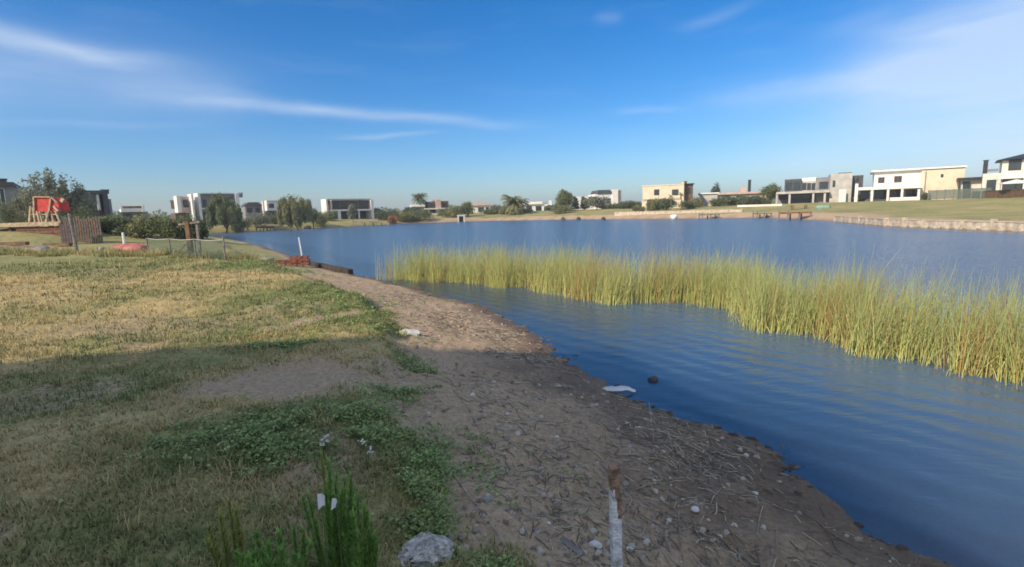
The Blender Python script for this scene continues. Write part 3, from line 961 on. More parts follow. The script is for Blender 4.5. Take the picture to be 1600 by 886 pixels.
h = House('white_villa', 'long white two-storey villa with flat roof and covered veranda', 1430, 311, 92, -34)
h.vol('upper_wall', 1366, 1440, 267, 293, 'white_paint', 0, 9)
h.vol('side_wall', 1440, 1508, 264, None, 'cream_render', -.5, 9.6)
h.vol('wall', 1366, 1440, 293, None, 'white_paint', 2.2, 6)
h.vol('roof', 1362, 1511, 262.5, 265, 'white_paint', -.8, 10.6)
h.vol('veranda_slab', 1338, 1441, 291, 295.5, 'white_paint', -3.0, 5.3)
h.vol('corner_pier', 1336, 1341, 287, None, 'white_paint', -3.1, .5)
h.cols((1363, 1388, 1410, 1436), 295.5, None, 'white_paint', .34, -2.9)
h.vol('low_wall', 1390, 1437, 308, None, 'white_paint', -3.6, .3)
for (x0, x1, y0, y1) in ((1372, 1382, 277, 286), (1397, 1409, 275, 285)): h.win(x0, x1, y0, y1, 0, 'brown_cladding')
for (x0, x1) in ((1344, 1359), (1366, 1386), (1391, 1408), (1415, 1434)): h.win(x0, x1, 297, 311, 2.2, muntins=2)
h.win(1470, 1474, 272, 277, -.5, muntins=0)
h.vol('downpipe', 1446, 1447.6, 268, None, 'grey_render', -.62, .1)

h = House('grey_modern_house', 'grey concrete two-storey house with glazed upper floor and porch', 1286, 314, 112, -29)
h.vol('wall', 1216, 1294, 302, None, 'grey_render', 4, 7)
h.vol('upper_wall', 1226, 1252, 280, 299, 'dark_grey', .2, 9)
h.vol('glazed_wing', 1252, 1276, 283, 299, 'pale_concrete', 1.0, 8)
h.vol('roof_box', 1253, 1275, 277.5, 283, 'white_paint', 2.2, 5)
h.vol('centre_block', 1276, 1302, 277, None, 'grey_render', .4, 9)
h.vol('tower', 1298, 1332, 271, None, 'pale_concrete', -.6, 9)
h.vol('tower_cap', 1311, 1331, 269.5, 271, 'dark_grey', .2, 6)
h.vol('rear_wing', 1332, 1349, 274, None, 'dark_grey', 1.6, 7)
h.vol('porch_slab', 1213, 1296, 298.5, 302, 'pale_concrete', -2.5, 6.4)
h.cols((1214, 1234, 1271, 1289), 302, None, 'pale_concrete', .4, -2.3)
for (x0, x1) in ((1228, 1237), (1240, 1250)): h.win(x0, x1, 285, 296.5, .2)
for (x0, x1) in ((1254, 1260), (1261, 1267), (1268, 1274)): h.win(x0, x1, 286, 297, 1.0, muntins=0)
h.win(1280, 1294, 284, 295, .4, muntins=2); h.win(1301, 1305, 282, 292, -.6, muntins=0); h.win(1338, 1342, 278, 284, 1.6, muntins=0)
for (x0, x1) in ((1217, 1232), (1237, 1268), (1274, 1288)): h.win(x0, x1, 303, 312, 4, muntins=3)
h.vol('patio_screen', 1311, 1322, 296, None, 'white_paint', -2.2, .25)

h = House('pink_roofed_house', 'low long house with pinkish roof and tall dark flue', 1150, 318, 128, -22)
h.vol('wall', 1122, 1200, 303, None, 'pale_concrete', 0, 8)
h.vol('roof', 1119, 1204, 300, 303, 'pink_render', -.7, 9.4)
h.vol('skylight', 1157, 1166, 292, 300, 'pink_render', 2, 2)
h.chim(1171.5, 281, 300, 'charcoal_metal', .65, 1.5)
h.win(1128, 1140, 306, 316, 0); h.win(1150, 1162, 306, 316, 0); h.win(1175, 1186, 306, 316, 0)

h = House('slanted_grey_house', 'pale grey house with slanted end wall beside the cream house', 1106, 322, 122, -18)
a, b, zb, zt = h.rect(1093, 1121, 303, None, 0)
MB().prism([(a, zt), (b, zt), (b, zb), (a + (b - a) * .62, zb)], 0, 7).build('wall', 'pale_concrete', h.root)
h.vol('lower_wall', 1102, 1124, 310, None, 'offwhite_render', .8, 5)
h.vol('roof', 1092, 1124, 301, 303, 'white_paint', -.4, 8)
h.win(1106, 1116, 313, 319, .8)

h = House('cream_house', 'warm cream cubic house with small trees in front', 1040, 328, 118, -17)
h.vol('upper_wall', 1004, 1067, 290, 311, 'cream_render', 0, 8)
h.vol('parapet', 1003, 1068, 288.5, 290, 'cream_render', -.1, 8.2)
h.vol('wall', 1003, 1067, 311, None, 'cream_render', .3, 7)
h.vol('shaded_end', 1068, 1083, 288, None, 'brown_cladding', 1.5, 6)  # cream end wall, its shade put into the brown colour
h.vol('roof', 1067, 1085, 286.5, 288, 'charcoal_metal', 1.0, 7)
h.vol('party_wall', 1066, 1069, 284, None, 'cream_render', -.3, 7)
h.win(1011, 1019, 313, 326, .3); h.win(1026, 1040, 313, 325, .3, muntins=2); h.win(1022, 1030, 296, 305, 0); h.win(1050, 1060, 296, 305, 0); h.win(1072, 1079, 293, 303, 1.5)
h.chim(1071, 283, 287, 'brown_cladding', .7, 2)
h.vol('terrace_wall', 996, 1014, 325, None, 'white_paint', -3, .3)

h = House('white_gabled_house', 'white house with dark mono-pitch roof rising above trees', 945, 326, 150, 6)
h.vol('wall', 903, 930, 307, None, 'white_paint', 0, 7)
h.vol('upper_wall', 930, 962, 303, None, 'white_paint', -.5, 8)
h.vol('tower', 957, 966, 296, None, 'white_paint', -.9, 4)
h.vol('grey_tower', 966, 971, 297, None, 'grey_render', -.5, 4)
a, b, zb, zt = h.rect(932, 953, 297, 303, 0)
MB().prism([(a, zb), (b, zb), (b, zt), (a + .5, zt)], -.8, 7).build('roof', 'dark_grey', h.root)
h.win(935, 942, 310, 318, -.5); h.win(948, 954, 310, 318, -.5); h.win(908, 916, 311, 319, 0); h.win(920, 926, 311, 319, 0)

h = House('low_white_house', 'low white house with stepped flat roof behind a lawn', 835, 332, 158, 4)
h.vol('wall', 811, 858, 319.5, None, 'white_paint', 0, 8)
h.vol('upper_wall', 828, 847, 315, 319.5, 'offwhite_render', 1.5, 5)
h.vol('roof', 809, 848, 318, 319.4, 'white_paint', -.6, 7)
h.vol('left_wing', 809, 818, 318, None, 'cream_render', 2, 6)
h.vol('pylon', 858, 862, 313, None, 'white_paint', .5, .6)
h.win(813, 817, 322, 330, 0, muntins=0); h.win(822, 831, 322, 330, 0); h.win(837, 846, 322, 330, 0); h.win(850, 855, 323, 329, 0, muntins=0)

h = House('small_pale_house', 'small pale house with beige roof between dark bushes', 750, 334, 165, 8)
h.vol('wall', 741, 766, 321, None, 'offwhite_render', 0, 7)
h.vol('roof', 738, 768, 318, 321, 'pink_render', -.6, 8.2)
h.chim(750, 314.5, 318, 'pink_render', 1.4, 2)
h.win(747, 756, 324, 331, 0); h.win(759, 764, 324, 331, 0, muntins=0)

h = House('pink_terraced_house', 'pinkish house with open ground floor right of the palm', 685, 336, 152, 22)
h.vol('upper_wall', 669, 690, 315, 327, 'brown_cladding', .5, 7)
h.vol('pale_block', 681, 689, 312, None, 'pink_render', 0, 6)
h.vol('side_block', 690, 701, 314, 325, 'brown_cladding', .8, 6)
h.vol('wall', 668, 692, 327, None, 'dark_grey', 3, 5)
h.vol('floor_slab', 664, 702, 325, 327, 'offwhite_render', -.6, 8)
h.cols((670, 699), 327, None, 'offwhite_render', .4, -.4)
h.win(671, 679, 318, 324, .5); h.win(692, 698, 317, 323, .8); h.win(672, 680, 329, 335, 3)
h.vol('low_wall', 672, 700, 333, None, 'offwhite_render', -3, .4)

h = House('white_roof_pavilion', 'white flat pavilion roof over bushes beside the palm', 652, 340, 150, 15, cat='pavilion')
h.vol('roof', 642, 664, 319.5, 323, 'white_paint', 0, 5)
h.vol('wall', 645, 662, 323, None, 'grey_render', .6, 4)
h.win(648, 658, 326, 333, .6)

h = House('brown_framed_house', 'two-storey brown house framed by white side walls', 546, 340, 130, 44)
h.vol('upper_wall', 518, 578, 313, 328.5, 'brown_cladding', .4, 3.5)
h.vol('roof', 512, 580, 310.5, 313, 'pale_concrete', -.4, 4)
h.vol('side_wall', 509.5, 512, 311, None, 'white_paint', -.8, 3)
h.vol('inner_wall', 517, 518.5, 312, None, 'offwhite_render', -.6, 1)
h.vol('right_wall', 579.5, 583.5, 312, None, 'white_paint', -.8, 9.6)
h.vol('balcony_slab', 516, 579.5, 327, 329.5, 'white_paint', -.9, 2.5)
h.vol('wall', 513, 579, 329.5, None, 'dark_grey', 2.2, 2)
h.vol('white_panel', 528, 532.5, 328, None, 'white_paint', -.7, .3)
for (x0, x1) in ((521, 530), (533, 542), (548, 557), (562, 574)): h.win(x0, x1, 316, 326, .4, muntins=1)
for (x0, x1) in ((534, 544), (548, 558), (562, 577)): h.win(x0, x1, 331, 339, 2.2, muntins=1)
h.rail(519, 579, 324, 327, -.85, 10)
h.cols((545, 561), 329.5, None, 'white_paint', .3, -.7)

h = House('white_cube_house', 'bright white cubic house left of the tall willow', 428, 336, 118, 35)
h.vol('upper_wall', 417, 437, 314, 329, 'white_paint', 0, 3)
h.vol('pylon', 410.5, 413, 314, None, 'white_paint', -1, 1)
h.vol('wall', 414, 446, 329, None, 'grey_render', 1, 3)
h.vol('dark_wing', 437.5, 446, 314, 329, 'dark_grey', .8, 5)
h.vol('roof', 416.5, 447, 312.8, 314, 'offwhite_render', -.3, 4)
h.win(420, 428, 318, 325, 0); h.win(439, 445, 317, 324, .8); h.win(416, 428, 331, 336, 1)

h = House('dark_roofed_cottage', 'low house with dark roof between the two willows', 394, 336, 124, 35)
h.vol('wall', 383, 409, 321, None, 'grey_render', 0, 6)
a, b, zb, zt = h.rect(381, 411, 316, 321.5, -.5)
MB().prism([(a, zb), (b, zb), (b - 1, zt), (a + 1, zt)], -.5, 6.5).build('roof', 'dark_grey', h.root)
h.win(386, 394, 325, 332, 0); h.win(399, 406, 325, 332, 0)

h = House('tall_white_villa', 'tall white villa with projecting lit fins behind a weeping tree', 325, 346, 100, 46)
h.vol('left_wall', 277, 283, 306, 332, 'white_paint', -.4, 2.2)
h.vol('left_block', 283, 297, 307, 332, 'pink_render', .3, 4)  # white face turned from the sun, shade painted as pink
h.vol('fin', 299, 302, 303, None, 'white_paint', -1.6, 2.6)
h.vol('fin', 309, 313, 301.5, None, 'white_paint', -1.4, 3)
h.vol('upper_wall', 313, 374, 303, 331, 'grey_render', .2, 8)  # wide white face, its shade put into the grey
h.vol('wall', 274, 376, 332, None, 'brown_cladding', 1.4, 3)
h.vol('right_fin', 369, 374.5, 302.5, 331, 'white_paint', -.6, 6)
h.vol('roof', 313, 377, 301.5, 303, 'offwhite_render', -.3, 9)
h.vol('sill', 315, 328, 325, 327, 'white_paint', -.2, .4)
h.win(317, 323, 312, 323, .2); h.win(333, 345, 308, 324, .2, muntins=2); h.win(352, 364, 308, 324, .2, muntins=2); h.win(286, 294, 312, 324, .3, muntins=0)
h.win(316, 330, 333, 343, 1.4, muntins=2); h.win(340, 360, 333, 343, 1.4, muntins=2)
h.chim(376, 301, 306, 'grey_render', .7, 3); h.chim(269, 313, 324, 'grey_render', .6, 4)

h = House('white_rimmed_bungalow', 'low house with bright white rimmed flat roof above the hedge', 208, 347, 84, 40)
h.vol('wall', 184, 232, 331, None, 'grey_render', .6, 6)
h.vol('roof', 190, 226, 325.5, 331, 'white_paint', -.5, 7)
h.vol('roof_post', 188.5, 191.5, 320.5, 331, 'white_paint', -.6, .5)
h.vol('roof_post', 222.5, 226, 320.5, 331, 'white_paint', -.6, .5)
h.vol('back_parapet', 191.5, 222, 322, 325.5, 'brown_cladding', 3, .5)
h.win(192, 206, 334, 343, .6); h.win(212, 224, 334, 343, .6)

h = House('dark_modern_house', 'dark shaded two-storey house behind the big tree', 146, 350, 66, 46)
h.vol('upper_wall', 120, 157, 303, 330, 'grey_render', 0, 8)
h.vol('roof', 118, 159, 297.5, 303, 'dark_grey', -1.2, 9.4)
h.vol('right_block', 160, 168, 297, None, 'dark_grey', -.4, 7)
h.vol('rear_block', 168, 174, 311, None, 'grey_render', .4, 6)
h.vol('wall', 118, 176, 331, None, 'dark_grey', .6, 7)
h.vol('white_pillar', 152, 155.5, 304, 328, 'offwhite_render', -1.0, .3)
h.win(124, 132, 308, 324, 0); h.win(136, 148, 308, 324, 0); h.win(124, 146, 334, 346, .6, muntins=3); h.chim(164, 296, 299, 'dark_grey', .8, 2)

h = House('grey_blue_house', 'grey house with tall pale glazing at the left edge', 0, 340, 52, 40)
h.vol('wall', -60, 20, 290, None, 'grey_render', 0, 8)
h.vol('roof', -64, 21, 284, 290, 'dark_grey', -.6, 9)
h.chim(4, 279, 284, 'dark_grey', .5, 2)
for (x0, x1) in ((-14, -2), (0, 8)): h.win(x0, x1, 294, 318, 0, 'white_paint', muntins=0)
h.win(-40, -20, 294, 318, 0, 'white_paint')

# ------------------------------------------------------------------ trees, palms, hedges
def foliage(cl, n, leaf, cols, flat=1.0, droop=0.0):
    """n leaf faces in clumps cl = [(centre, radius xyz)]; returns V, F, C"""
    k = RN.integers(0, len(cl), n)
    ctr = np.array([c[0] for c in cl])[k]; rad_ = np.array([c[1] for c in cl])[k]
    v = RN.normal(0, 1, (n, 3)); v /= np.linalg.norm(v, axis=1)[:, None]
    p = ctr + v * rad_ * (RN.random(n) ** .45)[:, None]
    nrm = v * .7 + RN.normal(0, .6, (n, 3)); nrm /= np.linalg.norm(nrm, axis=1)[:, None]
    ref = RN.normal(0, 1, (n, 3))
    a = np.cross(nrm, ref); a /= np.linalg.norm(a, axis=1)[:, None]
    if droop: a[:, 2] -= droop; a /= np.linalg.norm(a, axis=1)[:, None]
    b = np.cross(nrm, a)
    s = leaf * RN.uniform(.6, 1.4, n)[:, None]
    ln = s * (1 + droop * .8); wd = s * (.55 - .15 * min(droop, 1))
    V = np.stack([p - a * ln * .5, p + b * wd * .5 - a * ln * .05, p + a * ln * .5, p - b * wd * .5 + a * ln * .05], 1).reshape(-1, 3)
    Fq = (np.arange(n) * 4)[:, None] + np.arange(4)
    tone = np.array([RN.random() for _ in cl])[k] * .6 + .4 * RN.random(n)
    C = np.repeat(lerp(cols[0], cols[1], tone), 4, 0)
    return V, Fq, C


GREENS = {
    'dark': ((.085, .11, .06), (.17, .20, .095)), 'mid': ((.11, .145, .065), (.24, .265, .115)), 'olive': ((.145, .155, .075), (.30, .30, .14)),
    'grey': ((.14, .155, .11), (.28, .285, .21)), 'yellow': ((.17, .18, .06), (.36, .34, .12)), 'rust': ((.22, .09, .04), (.42, .22, .10)), 'blue': ((.085, .12, .095), (.17, .22, .165))}


def foot(px, py, Y):
    p = PD(px, py, Y); z = gz(p[0], p[1])
    return Vector((p[0], p[1], z)), p[2]


def tree(name, label, px, yt, yb, wpx, Y, kind='round', tone='mid', n=900, leaf=None, trunk=.25, group='trees along the shore', cat='tree'):
    loc, _ = foot(px, yb, Y)
    top = PD(px, yt, Y)[2] - loc.z
    w = wpx * Y / FPX / 2 * 1.18; n = int(n * 1.25)
    t = empty(name, loc, 0, label, cat, group)
    leaf = (leaf or max(.16, .0022 * Y)) * 1.35; n = int(n * 2.2)
    z0 = top * trunk
    mb = MB(); r0 = max(.06, top * .025)
    mb.tube([(0, 0, -.3), (.03 * w, 0, z0 * .6), (.05 * w, .04 * w, z0), (0, 0, top * .72)], [r0 * 1.3, r0, r0 * .8, r0 * .25], 7)
    for k in range(5):
        a = k * 1.26 + rnd.random(); q = rnd.uniform(.55, .85)
        mb.tube([(.04 * w, .03 * w, z0 * rnd.uniform(.75, 1.1)), (math.cos(a) * w * q * .5, math.sin(a) * w * q * .5, z0 + (top - z0) * .35), (math.cos(a) * w * q, math.sin(a) * w * q, z0 + (top - z0) * rnd.uniform(.45, .7))], [r0 * .5, r0 * .3, r0 * .1], 5)
    mb.build('trunk', 'bark', t, True)
    cl = []
    nc = 20 if kind != 'bush' else 12
    h = top - z0
    for k in range(nc):
        u = Vector((rnd.gauss(0, 1), rnd.gauss(0, 1), rnd.gauss(0, 1))).normalized() * rnd.uniform(.35, .78)
        c = (u.x * w, u.y * w, z0 + h * .5 + u.z * h * .46)
        f = rnd.uniform(.34, .52)
        cl.append((c, (w * f, w * f, h * f * .7)))
    if kind == 'willow':
        cl = []
        for k in range(20):
            a = rnd.uniform(0, 6.28); q = math.sqrt(rnd.random()) * .85
            hh = rnd.uniform(.22, .36) * h
            zc = top - hh * .7 - q * q * h * .35 - rnd.random() * h * .3
            cl.append(((math.cos(a) * q * w, math.sin(a) * q * w, zc), (w * .2, w * .2, hh)))
    if kind == 'spire':
        cl = [((rnd.gauss(0, .12) * w, rnd.gauss(0, .12) * w, z0 + h * (k + .5) / 9), (w * (1.0 - .8 * k / 9), w * (1 - .8 * k / 9), h * .11)) for k in range(9)]
    if kind == 'wispy':
        cl = []
        for k in range(70):
            u = Vector((rnd.gauss(0, 1), rnd.gauss(0, 1), abs(rnd.gauss(0, 1)) * .8)).normalized() * rnd.uniform(.45, 1.0)
            f = rnd.uniform(.10, .26)
            cl.append(((u.x * w, u.y * w, z0 + h * .15 + u.z * h * .8), (w * f * .8, w * f * .8, h * f * 1.1)))
    V, Fq, C = foliage(cl, n, leaf, GREENS[tone], droop=1.6 if kind == 'willow' else (.5 if kind == 'wispy' else 0))
    # stray twigs outside the clumps keep the outline uneven
    V2, F2, C2 = foliage([((0, 0, z0 + h * .5), (w * .9, w * .9, h * .47))], n // 7, leaf * .8, GREENS[tone])
    V = np.concatenate([V, V2]); Fq = np.concatenate([Fq, F2 + len(C)]); C = np.concatenate([C, C2])
    V[:, 2] = np.maximum(V[:, 2], .03)
    mesh_np('crown', V, Fq, 'leaf', t, tint=C)
    return t


def bush(name, label, px, yt, yb, wpx, Y, tone='mid', n=600, leaf=None, group='bushes along the shore', dense=True, cat='bush'):
    loc, _ = foot(px, yb, Y)
    top = max(.5, PD(px, yt, Y)[2] - loc.z); w = wpx * Y / FPX / 2
    if Y > 90: w *= 1.4; n = int(n * 1.4)
    t = empty(name, loc, 0, label, cat, group)
    leaf = (leaf or max(.10, .0020 * Y)) * 1.35; n = int(n * 2.6)
    mb = MB()
    for k in range(6):
        a = k * 1.05 + rnd.random() * .5
        mb.tube([(math.cos(a) * .05, math.sin(a) * .05, -.15), (math.cos(a) * w * .35, math.sin(a) * w * .3, top * .45), (math.cos(a) * w * .6, math.sin(a) * w * .5, top * .8)], [.035, .025, .008], 5)
    mb.build('stems', 'bark', t)
    cl = []
    for k in range(22):
        a = rnd.uniform(0, 6.28); q = math.sqrt(rnd.random()) * .72; f = rnd.uniform(.32, .50)
        zc = rnd.uniform(.12, .74) * top * (1 - .35 * q * q)
        cl.append(((math.cos(a) * q * w, math.sin(a) * q * min(w, 2.5), zc), (w * f, min(w, 2.5) * f, top * f * .75)))
    V, Fq, C = foliage(cl, n, leaf, GREENS[tone])
    V[:, 2] = np.maximum(V[:, 2], .02)
    mesh_np('crown', V, Fq, 'leaf', t, tint=C)
    return t


def palm(name, label, px, yt, yb, wpx, Y, nf=22, group='palms along the shore', tone='mid'):
    loc, _ = foot(px, yb, Y)
    top = PD(px, yt, Y)[2] - loc.z; w = wpx * Y / FPX / 2
    t = empty(name, loc, 0, label, 'palm tree', group)
    zc = top - w * .75
    MB().tube([(0, 0, -.3), (.05, 0, zc * .5), (0, 0, zc)], [min(.34, w * .13), min(.26, w * .11), min(.24, w * .1)], 8).build('trunk', 'palm_bark', t, True)
    Vs, Fs, Cs = [], [], []; off = 0
    for k in range(nf):
        a = k * 2.399 + rnd.random() * .3; e = rnd.uniform(-.35, 1.25)
        pts = []
        for j in range(7):
            s = j / 6 * w * 1.15
            ang = e - 1.15 * (j / 6) ** 1.4
            p = Vector((0, 0, zc)) if j == 0 else pts[-1] + Vector((math.cos(a) * math.cos(ang), math.sin(a) * math.cos(ang), math.sin(ang))) * (w * 1.15 / 6)
            pts.append(p)
        side = Vector((-math.sin(a), math.cos(a), 0))
        for j in range(6):
            for sg in (-1, 1):
                for i in range(3):
                    b = pts[j].lerp(pts[j + 1], i / 3); d = (pts[j + 1] - pts[j]).normalized()
                    ln = w * .34 * (1 - .55 * (j / 6)) * rnd.uniform(.8, 1.1)
                    tip = b + side * sg * ln * .8 + d * ln * .5 - Vector((0, 0, 1)) * ln * .35
                    wd = d * w * .035
                    Vs += [tuple(b - wd), tuple(b + wd), tuple(tip)]
                    Fs.append((off, off + 1, off + 2)); off += 3
                    c = lerp(*GREENS[tone], np.array([rnd.random()]))[0]; Cs += [c] * 3
    mesh_np('crown', np.array(Vs), np.array(Fs), 'leaf', t, tint=np.array(Cs))
    return t


# left: gardens behind the fence
tree('big_tree', 'large wispy grey-green tree behind the red play frame', 88, 264, 350, 86, 47, 'wispy', 'grey', 3400, .17, .22)
bush('garden_bush', 'yellow-green bush left of the red play frame', 36, 296, 345, 44, 44, 'olive', 1300)
bush('garden_bush', 'dark bush in front of the grey house at the left edge', 14, 306, 342, 34, 42, 'dark', 900)
bush('garden_bush', 'dark bush between the red play frame and the dark house', 122, 314, 352, 48, 42, 'dark', 1300)
for (px, yt, w, tone, lab) in ((165, 335, 60, 'mid', 'leafy bush right of the picket fence'), (195, 331, 58, 'dark', 'dark bush behind the overturned red boat'), (228, 331, 58, 'olive', 'olive bush below the white rimmed roof'),
                               (262, 330, 58, 'mid', 'round green bush left of the braced post'), (290, 332, 48, 'dark', 'dark bush behind the braced wooden post'), (308, 340, 34, 'dark', 'small dark bush at the end of the hedge row')):
    bush('hedge_bush', lab, px, yt, 376, w, 38, tone, 1100, .13, 'row of bushes behind the mesh fence')
tree('weeping_tree', 'weeping tree in front of the tall white villa', 352, 303, 349, 46, 88, 'willow', 'mid', 2600, .30, .12)
tree('weeping_tree', 'pale weeping tree right of the white cubic house', 463, 300, 350, 44, 98, 'willow', 'olive', 2600, .32, .12)
tree('shore_tree', 'dark tree beside the pale weeping tree', 489, 322, 350, 20, 104, 'round', 'mid', 700)
tree('shore_tree', 'slim dark tree in front of the brown framed house', 552, 320, 350, 16, 118, 'round', 'grey', 500)
bush('shore_bush', 'low grey bush on the left bank below the dark cottage', 400, 330, 348, 36, 98, 'grey', 700)
bush('shore_bush', 'low bush left of the brown framed house', 518, 325, 344, 20, 122, 'mid', 500)
bush('shore_bush', 'dark bush right of the brown framed house', 606, 326, 342, 30, 128, 'dark', 700)
bush('shore_bush', 'yellow-green bush left of the white pavilion', 632, 328, 346, 30, 128, 'yellow', 700)
bush('shore_bush', 'rust red bush on the far shore', 613, 336, 350, 14, 124, 'rust', 400)
bush('shore_bush', 'big green bush under the pavilion roof', 655, 325, 347, 34, 130, 'mid', 800)
palm('date_palm', 'tall palm with round dark crown left of the pinkish house', 657, 300, 334, 26, 152, 70)
bush('shore_bush', 'leafy bush left of the white outlet', 708, 320, 344, 26, 138, 'olive', 700)
tree('shore_tree', 'small dark tree above the white outlet', 731, 315, 344, 22, 140, 'round', 'mid', 700, trunk=.12)
bush('shore_bush', 'pale bush between the small pale house and the palm', 775, 318, 338, 18, 150, 'grey', 500)
palm('date_palm', 'bushy palm with drooping fronds on the far shore', 805, 301, 341, 44, 140, 70, tone='olive')
tree('shore_tree', 'tall rounded dark tree right of the low white house', 882, 298, 340, 30, 138, 'round', 'mid', 1800, trunk=.1)
bush('shore_bush', 'rusty green bush at the foot of the rounded tree', 878, 318, 341, 32, 132, 'olive', 700)
tree('shore_tree', 'dark narrow tree right of the rounded tree', 899, 308, 336, 12, 142, 'spire', 'blue', 600, trunk=.1)
tree('shore_tree', 'dark cone tree below the white gabled house', 913, 308, 334, 14, 142, 'spire', 'dark', 600, trunk=.1)
tree('shore_tree', 'pale broad tree in front of the white gabled house', 932, 306, 334, 34, 138, 'round', 'grey', 1100, trunk=.15)
bush('shore_bush', 'dark bush right of the pale broad tree', 957, 316, 336, 28, 138, 'dark', 700)
bush('shore_bush', 'dark bush left of the cream house', 985, 312, 331, 30, 132, 'dark', 800)
bush('shore_bush', 'grey-green bush in front of the cream house', 1024, 306, 334, 24, 110, 'olive', 700)
tree('shore_tree', 'dark tree in front of the cream house', 1042, 309, 333, 30, 108, 'round', 'dark', 900, trunk=.1)
palm('young_palm', 'young palm in front of the cream house, the left one', 1048, 302, 330, 12, 106, 14, 'two young palms', 'grey')
palm('young_palm', 'young palm in front of the cream house, the right one', 1064, 299, 330, 14, 106, 14, 'two young palms', 'grey')
bush('shore_bush', 'dark bush at the right end of the cream house', 1074, 310, 330, 22, 110, 'dark', 500)
tree('shore_tree', 'trimmed pair of dark cypresses behind the slanted house', 1117, 287, 316, 14, 132, 'round', 'blue', 700, trunk=.1)
for (px, yt, w, lab) in ((1132, 306, 34, 'left third of the long clipped hedge'), (1158, 306, 36, 'middle of the long clipped hedge'), (1184, 304, 34, 'rounded right end of the long clipped hedge')):
    bush('hedge_bush', lab, px, yt, 323, w, 112, 'dark', 1000, .24, 'long clipped hedge by the far shore')
tree('shore_tree', 'round dark tree left of the grey concrete house', 1203, 287, 318, 24, 122, 'round', 'mid', 1100, trunk=.2)

for (px, yt, yb, w, Y, tone, lab) in (
        (500, 328, 346, 18, 108, 'olive', 'low olive bush between the dark shore tree and the brown framed house'), (588, 324, 341, 20, 140, 'blue', 'bluish bush just right of the white right wall of the brown house'),
        (640, 322, 340, 18, 146, 'dark', 'dark bush behind the yellow-green bush'), (697, 324, 340, 20, 146, 'mid', 'green bush in front of the pinkish house'), (720, 322, 340, 14, 150, 'dark', 'dark bush behind the white outlet'),
        (765, 325, 341, 20, 148, 'mid', 'green bush at the right end of the small pale house'), (788, 324, 341, 16, 146, 'olive', 'olive bush left of the drooping palm'), (820, 326, 338, 20, 146, 'olive', 'low olive bush in front of the low white house'),
        (862, 320, 336, 16, 148, 'blue', 'bluish bush at the right end of the low white house'), (972, 318, 334, 20, 140, 'olive', 'olive bush right of the white gabled house'), (1000, 319, 334, 16, 112, 'olive', 'olive bush at the left corner of the cream house'),
        (1090, 306, 326, 14, 114, 'olive', 'bush between the cream house and the slanted house'), (1344, 303, 315, 12, 100, 'olive', 'small bush between the grey house and the white villa'), (1446, 300, 314, 14, 88, 'dark', 'dark bush at the right corner of the white villa'),
        (430, 331, 348, 30, 106, 'dark', 'dark bush in front of the white cubic house'), (374, 336, 350, 26, 92, 'dark', 'dark bush at the foot of the weeping tree')):
    bush('shore_bush', lab, px, yt, yb, w, Y, tone, 520)

# horizon: wooded land behind the houses
def far_woods():
    n = 24000
    a = R(-62) + R(124) * RN.random(n)
    band = RN.integers(0, 3, n); r = np.array([215, 300, 430])[band] + RN.normal(0, 9, n)
    x = r * np.sin(a); y = r * np.cos(a)
    hh = (fbm(a * 22 + band * 7, a * 0 + band, 4, 141) - .2) * np.array([6.5, 10.0, 14.0])[band] * (1 + .35 * sstep(-.35, -.7, a))
    z = 1.9 + np.maximum(hh, .6) * RN.random(n) ** .6
    s = np.array([.8, 1.1, 1.6])[band] * RN.uniform(.6, 1.4, n)
    nr_ = RN.normal(0, 1, (n, 3)); nr_ /= np.linalg.norm(nr_, axis=1)[:, None]
    b = np.cross(nr_, RN.normal(0, 1, (n, 3))); b /= np.linalg.norm(b, axis=1)[:, None]; c = np.cross(nr_, b)
    p = np.stack([x, y, z], -1)
    V = np.stack([p - b * s[:, None] * .6, p + c * s[:, None] * .5, p + b * s[:, None] * .6, p - c * s[:, None] * .5], 1).reshape(-1, 3)
    Fq = (np.arange(n) * 4)[:, None] + np.arange(4)
    o = mesh_np('far_woods', V, Fq, 'leaf', tint=np.repeat(lerp((.10, .135, .085), (.22, .26, .15), RN.random(n)), 4, 0))
    tag(o, 'low belt of trees on the horizon behind the houses', 'woods', kind='stuff')


far_woods()

# ------------------------------------------------------------------ house behind the viewer whose shadow lies over the foreground
def shade_house():
    top = 8.2
    edge = np.array([.968, .25]); per = np.array([.25, -.968])
    back = (top - .35) / math.tan(SUN_EL)
    cx, cy = np.array([1.25, 7.75]) + SUN_AZ * back
    rz = math.atan2(edge[1], edge[0])
    t = empty('neighbour_house', (cx, cy, 0), rz, 'two-storey house behind the viewer casting the foreground shade', 'house')
    # local x runs along the lake-side roof edge (towards -x from the corner), local y backwards (negative)
    MB().box(-11.6, -.4, -9.6, -.4, -.5, top - .3).build('wall', 'white_paint', t)
    MB().box(-12, 0, -10, 0, top - .297, top).build('roof', 'grey_render', t)
    for k in range(3):
        x = -10.8 + k * 4
        for z in (.9, 4.4):
            f = MB(); f.box(x, x + .1, -.46, -.34, z, z + 1.7); f.box(x + 2.1, x + 2.2, -.46, -.34, z, z + 1.7); f.box(x + .1, x + 2.1, -.46, -.34, z, z + .1); f.box(x + .1, x + 2.1, -.46, -.34, z + 1.6, z + 1.7)
            w = f.build('window', 'charcoal_metal', t)
            MB().box(x + .05, x + 2.15, -.42, -.37, z + .05, z + 1.65).build('pane', glass, w)


shade_house()


